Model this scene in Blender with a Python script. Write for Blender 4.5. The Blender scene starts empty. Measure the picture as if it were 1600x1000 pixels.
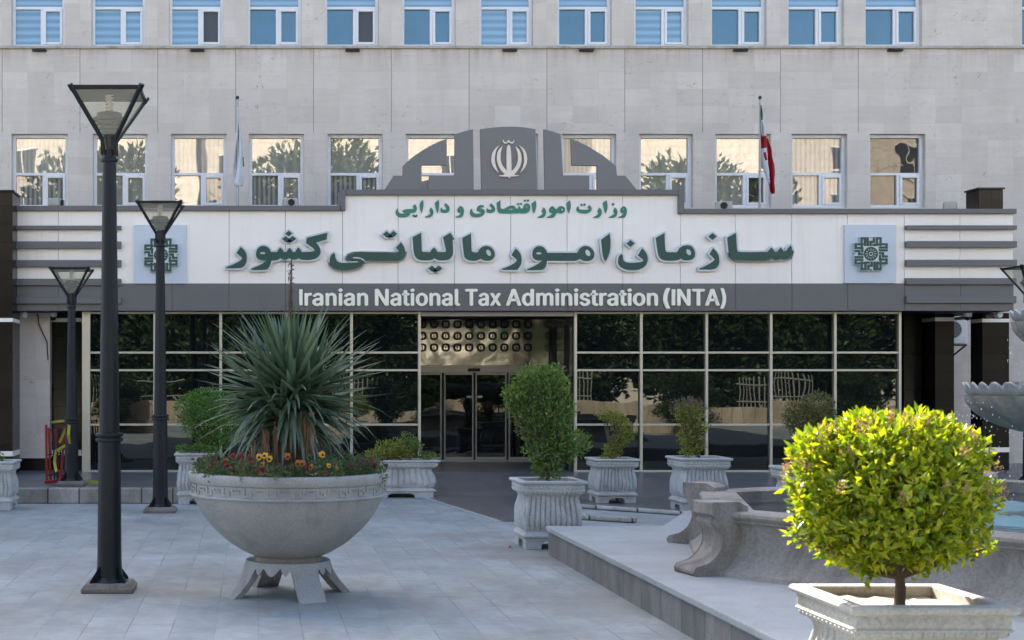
import bpy, bmesh, math, random
from mathutils import Vector, Matrix, noise
PI = math.pi
rnd = random.Random(7)
sc = bpy.context.scene
COL = sc.collection
F, X0, Y0, H = 2222.0, 395.0, 597.0, 2.1      # lens in photo pixels, principal point, eye height
def wx(px, d): return (px - X0) * d / F
def wz(py, d): return H - (py - Y0) * d / F

# ------------------------------------------------------------------ materials
def nodes(name):
    m = bpy.data.materials.new(name); m.use_nodes = True
    nt = m.node_tree; nt.nodes.clear()
    return m, nt
def N(nt, t, **kw):
    n = nt.nodes.new(t)
    for k, v in kw.items():
        if hasattr(n, k): setattr(n, k, v)
        else: n.inputs[k.replace('_', ' ')].default_value = v
    return n
def L(nt, a, b): nt.links.new(a, b)
def c4(c): return (c[0], c[1], c[2], 1.0)
def ramp(nt, src, stops):
    r = nt.nodes.new('ShaderNodeValToRGB')
    e = r.color_ramp.elements
    while len(e) < len(stops): e.new(0.5)
    for i, (p, c) in enumerate(stops): e[i].position = p; e[i].color = c4(c)
    L(nt, src, r.inputs[0]); return r.outputs[0]
def mixc(nt, fac, a, b, mode='MIX'):
    n = nt.nodes.new('ShaderNodeMix'); n.data_type = 'RGBA'; n.blend_type = mode
    for s, v in ((n.inputs[0], fac), (n.inputs[6], a), (n.inputs[7], b)):
        if hasattr(v, 'links') or hasattr(v, 'is_linked'): L(nt, v, s)
        elif isinstance(v, (int, float)): s.default_value = v
        else: s.default_value = c4(v)
    return n.outputs[2]
def mth(nt, op, a, b=None, c=None):
    n = nt.nodes.new('ShaderNodeMath'); n.operation = op
    for i, v in enumerate((a, b, c)):
        if v is None: continue
        if isinstance(v, (int, float)): n.inputs[i].default_value = v
        else: L(nt, v, n.inputs[i])
    return n.outputs[0]
def nz(nt, scale, detail=4, rough=.55, vec=None, dist=0):
    n = nt.nodes.new('ShaderNodeTexNoise'); n.inputs['Scale'].default_value = scale
    n.inputs['Detail'].default_value = detail; n.inputs['Roughness'].default_value = rough
    n.inputs['Distortion'].default_value = dist
    if vec is not None: L(nt, vec, n.inputs['Vector'])
    return n.outputs['Fac']
def pos(nt, scale=None, obj=False):
    if obj: v = nt.nodes.new('ShaderNodeTexCoord').outputs['Object']
    else: v = nt.nodes.new('ShaderNodeNewGeometry').outputs['Position']
    if scale:
        m = nt.nodes.new('ShaderNodeMapping'); m.inputs['Scale'].default_value = scale
        L(nt, v, m.inputs[0]); v = m.outputs[0]
    return v
def finish(nt, color, rough=.7, metal=0, bump=None, bstr=.2, bdist=.01, ior=None, spec=None, trans=0, rsrc=None, coat=0):
    p = nt.nodes.new('ShaderNodeBsdfPrincipled'); o = nt.nodes.new('ShaderNodeOutputMaterial')
    if isinstance(color, tuple): p.inputs['Base Color'].default_value = c4(color)
    else: L(nt, color, p.inputs['Base Color'])
    p.inputs['Roughness'].default_value = rough
    if rsrc is not None: L(nt, rsrc, p.inputs['Roughness'])
    p.inputs['Metallic'].default_value = metal
    if ior: p.inputs['IOR'].default_value = ior
    if spec is not None: p.inputs['Specular IOR Level'].default_value = spec
    if trans: p.inputs['Transmission Weight'].default_value = trans
    if coat: p.inputs['Coat Weight'].default_value = coat
    if bump is not None:
        b = nt.nodes.new('ShaderNodeBump'); b.inputs['Strength'].default_value = bstr; b.inputs['Distance'].default_value = bdist
        L(nt, bump, b.inputs['Height']); L(nt, b.outputs[0], p.inputs['Normal'])
    L(nt, p.outputs[0], o.inputs[0])
    return p
def plain(name, c, rough=.6, metal=0, var=.12, scale=6, bump=.1, **kw):
    m, nt = nodes(name)
    f = nz(nt, scale, 5, .6, pos(nt, obj=True))
    col = mixc(nt, f, tuple(x * (1 - var) for x in c), tuple(min(1, x * (1 + var)) for x in c))
    finish(nt, col, rough, metal, nz(nt, scale * 8, 3, .6, pos(nt, obj=True)) if bump else None, bump, .004, **kw)
    return m
def stone(name, c1, c2, speck=60, rough=.75, stain=None, grime=.0, bstr=.25):
    m, nt = nodes(name)
    p = pos(nt)
    f = ramp(nt, nz(nt, 1.7, 6, .62, p), [(.3, c1), (.7, c2)])
    sp = ramp(nt, nz(nt, speck, 2, .7, p), [(.38, (.72, .72, .72)), (.56, (1, 1, 1))])
    col = mixc(nt, .7, f, sp, 'MULTIPLY')
    if stain:
        s = ramp(nt, nz(nt, 2.3, 7, .68, pos(nt, (1, 1, .45)), .6), [(.5, (0, 0, 0)), (.72, (1, 1, 1))])
        col = mixc(nt, mth(nt, 'MULTIPLY', s, grime), col, stain)
    finish(nt, col, rough, 0, nz(nt, speck * .7, 4, .6, p), bstr, .006)
    return m
def leafmat(name, stops, trans=.35, rough=.45, tint=(1, 1, .5), spec=.35):
    m, nt = nodes(name)
    g = nt.nodes.new('ShaderNodeNewGeometry')
    col = ramp(nt, g.outputs['Random Per Island'], stops)
    p = nt.nodes.new('ShaderNodeBsdfPrincipled'); L(nt, col, p.inputs['Base Color'])
    p.inputs['Roughness'].default_value = rough; p.inputs['Specular IOR Level'].default_value = spec
    t = nt.nodes.new('ShaderNodeBsdfTranslucent'); L(nt, mixc(nt, 1.0, col, tint, 'MULTIPLY'), t.inputs[0])
    x = nt.nodes.new('ShaderNodeMixShader'); x.inputs[0].default_value = trans
    L(nt, p.outputs[0], x.inputs[1]); L(nt, t.outputs[0], x.inputs[2])
    o = nt.nodes.new('ShaderNodeOutputMaterial'); L(nt, x.outputs[0], o.inputs[0])
    return m

YW, YG, YC, YD = 32.6, 29.5, 29.2, 33.2      # wall, glass, canopy fascia, doors
MW = YW / F
BAY = 121.6 * MW
JX = wx(124.5, YW)                            # a major joint of the cladding

def wall_mat():
    m, nt = nodes('travertine_cladding')
    p = pos(nt); s = nt.nodes.new('ShaderNodeSeparateXYZ'); L(nt, p, s.inputs[0])
    cx = mth(nt, 'ADD', s.outputs[0], -JX + 100 * BAY)
    cz = mth(nt, 'ADD', s.outputs[2], 50 - .02)
    v = nt.nodes.new('ShaderNodeCombineXYZ'); L(nt, cx, v.inputs[0]); L(nt, cz, v.inputs[1])
    b = nt.nodes.new('ShaderNodeTexBrick'); b.offset = 0
    L(nt, v.outputs[0], b.inputs['Vector'])
    b.inputs['Scale'].default_value = 1; b.inputs['Brick Width'].default_value = BAY / 3; b.inputs['Row Height'].default_value = .392
    b.inputs['Mortar Size'].default_value = .0035; b.inputs['Mortar Smooth'].default_value = .6; b.inputs['Bias'].default_value = 0
    b.inputs['Color1'].default_value = c4((.60, .535, .47)); b.inputs['Color2'].default_value = c4((.68, .612, .54)); b.inputs['Mortar'].default_value = c4((.52, .485, .445))
    bands = ramp(nt, nz(nt, 2.2, 8, .72, pos(nt, (.5, .5, 3.2)), .8), [(.3, (.93, .925, .92)), (.62, (1.02, 1.02, 1.02))])
    col = mixc(nt, 1, b.outputs[0], bands, 'MULTIPLY')
    pits = ramp(nt, nz(nt, 6.5, 9, .78, p, 1.6), [(.33, (.36, .32, .28)), (.42, (1, 1, 1))])
    mask = ramp(nt, nz(nt, .9, 3, .5, p), [(.42, (0, 0, 0)), (.56, (1, 1, 1))])
    col = mixc(nt, mth(nt, 'MULTIPLY', mask, .9), col, mixc(nt, 1, col, pits, 'MULTIPLY'))
    # rain streaks below the ledge
    st = ramp(nt, nz(nt, 2.2, 5, .6, pos(nt, (3, 3, .12))), [(.45, (0, 0, 0)), (.72, (1, 1, 1))])
    zt = wz(75, YW)
    zf = nt.nodes.new('ShaderNodeMapRange'); L(nt, s.outputs[2], zf.inputs[0]); zf.inputs[1].default_value = zt - .5; zf.inputs[2].default_value = zt
    zm = mth(nt, 'MULTIPLY', zf.outputs[0], mth(nt, 'LESS_THAN', s.outputs[2], zt + .02))
    col = mixc(nt, mth(nt, 'MULTIPLY', mth(nt, 'MULTIPLY', st, zm), .5), col, (.30, .22, .13))
    st2 = ramp(nt, nz(nt, 1.1, 6, .65, pos(nt, (1.6, 1.6, .5))), [(.42, (0, 0, 0)), (.75, (1, 1, 1))])
    col = mixc(nt, mth(nt, 'MULTIPLY', st2, .3), col, (.40, .35, .30))
    # the wide open joints, one every three slabs, only in the blind zone between the windows
    fr = mth(nt, 'FRACT', mth(nt, 'DIVIDE', cx, BAY))
    ln = mth(nt, 'LESS_THAN', fr, .0085)
    zr = mth(nt, 'MULTIPLY', mth(nt, 'GREATER_THAN', s.outputs[2], wz(207, YW)), mth(nt, 'LESS_THAN', s.outputs[2], zt))
    zr = mth(nt, 'MULTIPLY', zr, mth(nt, 'LESS_THAN', s.outputs[0], wx(1400, YW)))
    col = mixc(nt, mth(nt, 'MULTIPLY', mth(nt, 'MULTIPLY', ln, zr), .75), col, (.16, .125, .09))
    finish(nt, col, .72, 0, nz(nt, 45, 4, .6, p), .18, .005)
    return m
def paving_mat():
    m, nt = nodes('grey_stone_paving')
    p = pos(nt); s = nt.nodes.new('ShaderNodeSeparateXYZ'); L(nt, p, s.inputs[0])
    wob = mth(nt, 'MULTIPLY', mth(nt, 'SUBTRACT', nz(nt, .8, 2, .5, p), .5), .03)
    v = nt.nodes.new('ShaderNodeCombineXYZ'); L(nt, mth(nt, 'ADD', s.outputs[1], 200.1), v.inputs[0]); L(nt, mth(nt, 'ADD', mth(nt, 'ADD', s.outputs[0], wob), 200.12), v.inputs[1])
    b = nt.nodes.new('ShaderNodeTexBrick'); b.offset = .5
    L(nt, v.outputs[0], b.inputs['Vector'])
    b.inputs['Scale'].default_value = 1; b.inputs['Brick Width'].default_value = .8; b.inputs['Row Height'].default_value = .37
    b.inputs['Mortar Size'].default_value = .006; b.inputs['Mortar Smooth'].default_value = .5
    b.inputs['Color1'].default_value = c4((.265, .298, .308)); b.inputs['Color2'].default_value = c4((.315, .342, .348)); b.inputs['Mortar'].default_value = c4((.265, .285, .295))
    # open, dirty joints here and there
    dj = ramp(nt, nz(nt, 1.1, 3, .6, p), [(.48, (0, 0, 0)), (.60, (1, 1, 1))])
    col = mixc(nt, mth(nt, 'MULTIPLY', mth(nt, 'MULTIPLY', b.outputs['Fac'], dj), .7), b.outputs[0], (.09, .085, .08))
    st = ramp(nt, nz(nt, 5, 7, .75, pos(nt, (1.2, 5, 1)), .5), [(.32, (.80, .80, .80)), (.66, (1.12, 1.12, 1.12))])
    col = mixc(nt, .8, col, st, 'MULTIPLY')
    bl = ramp(nt, nz(nt, .55, 6, .62, p), [(.3, (.72, .70, .67)), (.65, (1.12, 1.12, 1.12))])
    col = mixc(nt, 1, col, bl, 'MULTIPLY')
    col = mixc(nt, 1, col, ramp(nt, nz(nt, 3.2, 6, .7, pos(nt, (1, .6, 1)), .5), [(.34, (.84, .84, .83)), (.62, (1.08, 1.08, 1.08))]), 'MULTIPLY')
    dirt = ramp(nt, nz(nt, 1.9, 7, .7, pos(nt, (1, .5, 1)), .8), [(.48, (0, 0, 0)), (.72, (1, 1, 1))])
    col = mixc(nt, mth(nt, 'MULTIPLY', dirt, .6), col, (.27, .24, .20))
    # earthy rings washed out from under the planters
    for cx_, cy_, r_, a_ in ((.55, 13.6, 1.0, .45), (-1.4, 14.1, .6, .35), (3.2, 17.3, 1.1, .45), (-1.45, 22.6, .7, .3)):
        vd = nt.nodes.new('ShaderNodeVectorMath'); vd.operation = 'DISTANCE'; L(nt, p, vd.inputs[0]); vd.inputs[1].default_value = (cx_, cy_, 0)
        mr = nt.nodes.new('ShaderNodeMapRange'); L(nt, mth(nt, 'ADD', vd.outputs['Value'], mth(nt, 'MULTIPLY', mth(nt, 'SUBTRACT', nz(nt, 1.6, 5, .7, p), .5), 1.6)), mr.inputs[0])
        mr.inputs[1].default_value = r_; mr.inputs[2].default_value = r_ * .25
        col = mixc(nt, mth(nt, 'MULTIPLY', mr.outputs[0], a_), col, (.24, .205, .16))
    finish(nt, col, .62, 0, mth(nt, 'ADD', mth(nt, 'MULTIPLY', b.outputs['Fac'], -1.2), mth(nt, 'MULTIPLY', nz(nt, 30, 4, .65, pos(nt, (3, 1, 1))), .6)), .22, .008)
    return m
def slab_mat(name, c1, c2, bw, bh, rough=.6, joint=(.2, .19, .18), axis='xy', msize=.006, dirt=.4, off=.5, spec=None):
    m, nt = nodes(name)
    p = pos(nt); s = nt.nodes.new('ShaderNodeSeparateXYZ'); L(nt, p, s.inputs[0])
    v = nt.nodes.new('ShaderNodeCombineXYZ')
    a = {'xy': (0, 1), 'xz': (0, 2), 'yz': (1, 2)}[axis]
    L(nt, mth(nt, 'ADD', s.outputs[a[0]], 200.1), v.inputs[0]); L(nt, mth(nt, 'ADD', s.outputs[a[1]], 200.07), v.inputs[1])
    b = nt.nodes.new('ShaderNodeTexBrick'); b.offset = off; L(nt, v.outputs[0], b.inputs['Vector'])
    b.inputs['Scale'].default_value = 1; b.inputs['Brick Width'].default_value = bw; b.inputs['Row Height'].default_value = bh
    b.inputs['Mortar Size'].default_value = msize; b.inputs['Mortar Smooth'].default_value = .3
    b.inputs['Color1'].default_value = c4(c1); b.inputs['Color2'].default_value = c4(c2); b.inputs['Mortar'].default_value = c4(joint)
    d = ramp(nt, nz(nt, 2.2, 7, .7, pos(nt, (1, 1, .4)), .8), [(.38, (.62, .58, .52)), (.6, (1, 1, 1))])
    col = mixc(nt, dirt, b.outputs[0], mixc(nt, 1, b.outputs[0], d, 'MULTIPLY'))
    col = mixc(nt, 1, col, ramp(nt, nz(nt, 35, 5, .7, p), [(.3, (.82, .82, .82)), (.65, (1.05, 1.05, 1.05))]), 'MULTIPLY')
    finish(nt, col, rough, 0, mth(nt, 'ADD', mth(nt, 'MULTIPLY', b.outputs['Fac'], -1), mth(nt, 'MULTIPLY', nz(nt, 40, 4, .6, p), .4)), .3, .006, spec=spec)
    return m
def glass_pane(name, body, refl, tint=(1, 1, 1), stripes=None, warp=.02, wscale=.8):
    """reflecting window glass: a diffuse layer holds the blind or dark room behind, on sky panes painted sky blue too"""
    m, nt = nodes(name)
    p = pos(nt)
    if stripes:
        axis, per, c1, c2 = stripes
        s = nt.nodes.new('ShaderNodeSeparateXYZ'); L(nt, p, s.inputs[0])
        fr = mth(nt, 'FRACT', mth(nt, 'DIVIDE', mth(nt, 'ADD', s.outputs[axis], 100), per))
        tri = mth(nt, 'ABSOLUTE', mth(nt, 'SUBTRACT', fr, .5))
        col = ramp(nt, tri, [(.1, c1), (.42, c2)])
    else:
        col = mixc(nt, nz(nt, 1.2, 3, .5, p), tuple(x * .6 for x in body), tuple(x * 1.4 for x in body))
    d = nt.nodes.new('ShaderNodeBsdfDiffuse'); L(nt, col, d.inputs[0])
    g = nt.nodes.new('ShaderNodeBsdfGlossy'); g.inputs['Color'].default_value = c4(tint); g.inputs['Roughness'].default_value = .01
    b = nt.nodes.new('ShaderNodeBump'); b.inputs['Strength'].default_value = 1; b.inputs['Distance'].default_value = warp
    L(nt, nz(nt, wscale, 2, .4, p), b.inputs['Height']); L(nt, b.outputs[0], g.inputs['Normal'])
    x = nt.nodes.new('ShaderNodeMixShader'); x.inputs[0].default_value = refl
    L(nt, d.outputs[0], x.inputs[1]); L(nt, g.outputs[0], x.inputs[2])
    o = nt.nodes.new('ShaderNodeOutputMaterial'); L(nt, x.outputs[0], o.inputs[0])
    return m
M = {}
M['wall'] = wall_mat()
M['ledge'] = stone('ledge_stone', (.42, .39, .36), (.5, .47, .43), 30, stain=(.16, .12, .08), grime=.6)
M['paving'] = paving_mat()
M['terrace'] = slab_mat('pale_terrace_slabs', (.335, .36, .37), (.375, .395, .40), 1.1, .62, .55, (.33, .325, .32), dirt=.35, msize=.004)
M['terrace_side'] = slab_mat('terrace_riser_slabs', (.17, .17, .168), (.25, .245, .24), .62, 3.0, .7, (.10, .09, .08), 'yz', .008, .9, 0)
M['granite_floor'] = slab_mat('dark_granite_floor', (.115, .117, .125), (.15, .15, .155), .6, .6, .33, (.09, .09, .09), dirt=.5, msize=.004, off=0)
M['kerb'] = slab_mat('kerb_blocks', (.30, .28, .25), (.50, .48, .455), .54, 5, .7, (.07, .055, .04), 'xz', .014, 1.0, 0)
M['black_granite'] = slab_mat('black_granite', (.010, .010, .011), (.022, .019, .016), 3, .37, .12, (.004, .004, .004), 'xz', .006, .3, 0, .25)
M['brown_granite'] = slab_mat('brown_granite', (.012, .010, .009), (.022, .017, .013), 3, .37, .22, (.006, .006, .006), 'xz', .006, .3, 0, .18)
def white_panel():
    m, nt = nodes('white_composite_panel')
    p = pos(nt)
    a = ramp(nt, nz(nt, .9, 4, .6, p), [(.3, (.89, .815, .735)), (.7, (.94, .865, .785))])
    st = ramp(nt, nz(nt, 3.5, 6, .7, pos(nt, (3.2, 1, .10))), [(.50, (0, 0, 0)), (.70, (1, 1, 1))])
    mk = ramp(nt, nz(nt, .5, 3, .5, p), [(.42, (0, 0, 0)), (.62, (1, 1, 1))])
    finish(nt, mixc(nt, mth(nt, 'MULTIPLY', mth(nt, 'MULTIPLY', st, mk), .16), a, (.42, .38, .33)), .42, 0, nz(nt, .7, 2, .4, p), .25, .02)
    return m
M['white_panel'] = white_panel()
M['grey_panel'] = plain('grey_composite_panel', (.125, .122, .122), .42, var=.06, scale=.8, bump=.02)
M['crest_grey'] = plain('crest_grey_panel', (.158, .157, .157), .42, var=.05, scale=.8, bump=.02)
M['seam'] = plain('panel_seam', (.12, .115, .11), .7)
M['plaque'] = plain('pale_plaque', (.55, .60, .66), .35, var=.03, scale=.8, bump=.0)
M['green'] = plain('green_letter_face', (.007, .062, .048), .38, var=.08, scale=1, bump=.02)
M['green_small'] = plain('green_small_letters', (.012, .19, .125), .4, var=.15, scale=.6, bump=.02)
M['silver'] = plain('silver_letter_trim', (.50, .56, .62), .35, .35, var=.05, bump=.02)
M['cream_letter'] = plain('cream_letters', (.93, .90, .74), .4, var=.06, bump=.02)
M['emblem_cream'] = plain('emblem_cream', (.80, .69, .58), .4, var=.05, bump=.02)
M['white_frame'] = plain('white_window_frame', (.74, .745, .76), .38, var=.06, scale=2, bump=.02)
M['alu'] = plain('champagne_aluminium', (.54, .51, .43), .34, .55, var=.1, scale=1.5, bump=.02)
M['alu_grey'] = plain('grey_aluminium', (.36, .355, .35), .4, .4, var=.1, scale=2, bump=.02)
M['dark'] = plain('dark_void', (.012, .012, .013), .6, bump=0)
M['dark_glass'] = glass_pane('tinted_glass', (.006, .007, .008), .062, (.95, 1, .95), None, .0035, .75)
M['door_glass'] = glass_pane('door_glass', (.006, .007, .008), .05, (.95, 1, .97), None, .006, .7)
M['pane_sky'] = glass_pane('pane_sky', (.02, .065, .11), .13, (.72, .93, 1.0), None, .004, .6)  # part of the sky reflection is painted in as a blue diffuse body
M['pane_sky_blind'] = glass_pane('pane_sky_blind', (.3, .4, .5), .12, (.74, .93, 1.0), (2, .17, (.10, .19, .28), (.24, .34, .43)), .004, .6)  # blind stripes tinted blue, reflected sky painted into their colour
M['pane_warm'] = glass_pane('pane_warm', (.10, .095, .085), .2, (1, .985, .95), (0, .23, (.26, .245, .215), (.31, .295, .26)), .004, .6)
M['pane_warm_blind'] = glass_pane('pane_warm_blind', (.3, .3, .28), .17, (1, .985, .95), (0, .1, (.38, .36, .32), (.27, .26, .235)), .004, .6)
M['pane_blind'] = glass_pane('pane_blind', (.3, .3, .28), .12, (1, .98, .94), (0, .11, (.30, .29, .27), (.12, .115, .11)), .004, .6)
M['pane_dark'] = glass_pane('pane_dark', (.045, .043, .042), .07, (1, .97, .92), None, .01, .8)
M['screen'] = plain('insect_screen', (.085, .095, .11), .8, var=.1, scale=20)
def steel_mat():
    m, nt = nodes('mirror_steel')
    finish(nt, (.40, .385, .36), .15, .9, nz(nt, 1.5, 2, .4, pos(nt), .6), 1.0, .02)
    return m
M['steel'] = steel_mat()
M['black_metal'] = plain('black_painted_steel', (.007, .010, .014), .42, 0, var=.6, scale=3, bump=.05, spec=.32)
M['black_ribbed'] = plain('black_ribbed_core', (.03, .03, .03), .5, var=.2)
M['post_base'] = stone('rusty_mortar_base', (.13, .11, .09), (.24, .21, .18), 40, .85, (.09, .05, .03), .7)
M['bulb'] = plain('bulb_glass', (.78, .74, .62), .3, bump=0)
def lampglass():
    m, nt = nodes('smoky_lamp_glass')
    t = nt.nodes.new('ShaderNodeBsdfTransparent'); t.inputs[0].default_value = c4((.95, .94, .90))
    p = nt.nodes.new('ShaderNodeBsdfPrincipled'); p.inputs['Base Color'].default_value = c4((.78, .74, .63)); p.inputs['Roughness'].default_value = .3
    x = nt.nodes.new('ShaderNodeMixShader'); x.inputs[0].default_value = .26
    L(nt, t.outputs[0], x.inputs[1]); L(nt, p.outputs[0], x.inputs[2])
    o = nt.nodes.new('ShaderNodeOutputMaterial'); L(nt, x.outputs[0], o.inputs[0]); return m
M['lampglass'] = lampglass()
M['bowl'] = stone('speckled_grey_stone', (.33, .325, .31), (.42, .415, .40), 70, .75, (.16, .145, .115), .55)
M['carved'] = stone('carved_white_stone', (.43, .425, .41), (.53, .525, .505), 45, .7, (.20, .185, .16), .6)
M['carved_sun'] = stone('carved_cream_stone', (.33, .31, .275), (.42, .40, .36), 45, .7, (.22, .19, .14), .45)
M['soil'] = stone('planter_soil', (.13, .085, .05), (.22, .15, .09), 50, .95, (.3, .25, .17), .6, .6)
M['dry_soil'] = stone('dry_litter_soil', (.34, .27, .19), (.52, .44, .33), 45, .95, (.2, .13, .07), .7, .8)
M['old_stone'] = stone('weathered_fountain_stone', (.20, .175, .15), (.34, .315, .28), 35, .85, (.09, .075, .06), .9, .5)
M['fount_bowl'] = stone('wet_fountain_stone', (.14, .14, .12), (.29, .285, .26), 22, .5, (.10, .09, .06), .9, .4)
M['fount_rim'] = stone('sky_paled_scalloped_rim', (.27, .28, .28), (.38, .39, .39), 22, .5, (.2, .2, .18), .5, .4)  # paler than the bowls: sky caught on the rim is put into its colour
M['bark'] = stone('shrub_bark', (.08, .055, .035), (.14, .10, .07), 60, .9)
M['yucca'] = leafmat('yucca_leaf', [(0, (.06, .10, .062)), (.5, (.105, .16, .105)), (1, (.19, .25, .18))], .22, .40, (.9, 1, .6), .5)
M['yucca_dead'] = leafmat('dead_yucca_leaf', [(0, (.20, .11, .06)), (1, (.42, .28, .18))], .2, .7)
M['stalk'] = plain('flower_stalk', (.10, .06, .045), .8, var=.4, scale=12)
M['stalk_bud'] = leafmat('stalk_buds', [(0, (.10, .07, .05)), (.6, (.13, .12, .05)), (1, (.14, .07, .07))], .2)
M['leaf_mid'] = leafmat('leaf_mid_green', [(0, (.07, .14, .035)), (.6, (.145, .25, .065)), (1, (.31, .38, .12))], .4)
M['leaf_bright'] = leafmat('leaf_bright_green', [(0, (.06, .15, .03)), (.6, (.11, .25, .045)), (1, (.22, .36, .08))], .3)
M['leaf_yellow'] = leafmat('leaf_yellow_green', [(0, (.13, .16, .03)), (.5, (.27, .30, .06)), (1, (.42, .40, .10))], .3)
M['leaf_olive'] = leafmat('leaf_olive', [(0, (.075, .08, .03)), (.6, (.15, .15, .055)), (1, (.27, .24, .11))], .3)
M['leaf_dry'] = leafmat('leaf_dry_tips', [(0, (.10, .075, .055)), (1, (.22, .17, .13))], .3)
M['leaf_sun'] = leafmat('privet_leaf', [(0, (.10, .17, .012)), (.4, (.23, .31, .018)), (.75, (.42, .46, .025)), (1, (.52, .48, .04))], .52, .33, (1.0, 1.0, .25), .5)
M['bud'] = leafmat('privet_bud', [(0, (.25, .13, .07)), (1, (.45, .28, .17))], .4)
M['leaf_pine'] = leafmat('dark_conifer', [(0, (.012, .03, .008)), (.7, (.03, .065, .016)), (1, (.07, .11, .03))], .2)
M['leaf_flower'] = leafmat('pansy_leaf', [(0, (.05, .085, .032)), (1, (.13, .20, .075))], .25)
for nm, c in (('yellow', (.60, .30, .012)), ('orange', (.36, .10, .008)), ('red', (.15, .006, .006)), ('maroon', (.075, .005, .016))):
    M['petal_' + nm] = plain('petal_' + nm, c, .6, var=.15, scale=40, bump=0)
M['petal_dark'] = plain('petal_dark', (.02, .006, .004), .7, bump=0)
M['red'] = plain('red_plastic', (.24, .010, .010), .4, var=.15)
M['tape'] = plain('yellow_tape', (.38, .36, .03), .45, var=.15)
M['ac'] = plain('ac_casing', (.78, .80, .82), .45, var=.05)
M['beige_metal'] = plain('beige_metal', (.42, .41, .36), .5, var=.1)
M['cable'] = plain('cable', (.02, .02, .02), .6)
M['f_green'] = plain('flag_green', (.005, .12, .06), .7, bump=0)
M['f_white'] = plain('flag_white', (.62, .63, .66), .7, bump=0)
M['f_red'] = plain('flag_red', (.33, .006, .014), .7, bump=0)
M['pole'] = plain('flagpole_metal', (.34, .34, .35), .35, .5)
M['fence_paint'] = plain('dimmed_fence_paint', (.30, .29, .26), .6)  # white fence paint darkened so its reflection in the glass stays dim
M['white_paint'] = plain('white_paint', (.7, .68, .62), .5)
M['warm_wall'] = slab_mat('sunlit_warm_stone', (.65, .58, .475), (.70, .625, .52), 1.2, .6, .8, (.42, .33, .23), 'xz', .02, .4)
M['low_wall'] = slab_mat('low_wall_stone', (.42, .34, .25), (.5, .41, .31), .5, 1.2, .8, (.2, .15, .1), 'xz', .015, .6, 0)
M['pink'] = plain('pink_sticker', (.55, .03, .10), .5)
M['yellow_sign'] = plain('yellow_sign', (.6, .35, .02), .5)
def water_mat():
    m, nt = nodes('pool_water')
    f = nz(nt, 9, 4, .6, pos(nt), .5)
    finish(nt, (.012, .03, .034), .05, 0, f, .5, .03, ior=1.33, spec=.6); return m
M['water'] = water_mat()
M['foam'] = plain('water_foam', (.16, .32, .37), .35, var=.25, scale=14, bump=.8)
def drop_mat():
    m, nt = nodes('water_drop'); finish(nt, (.85, .9, .95), .1, 0, spec=.8); return m
M['drop'] = drop_mat()

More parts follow.
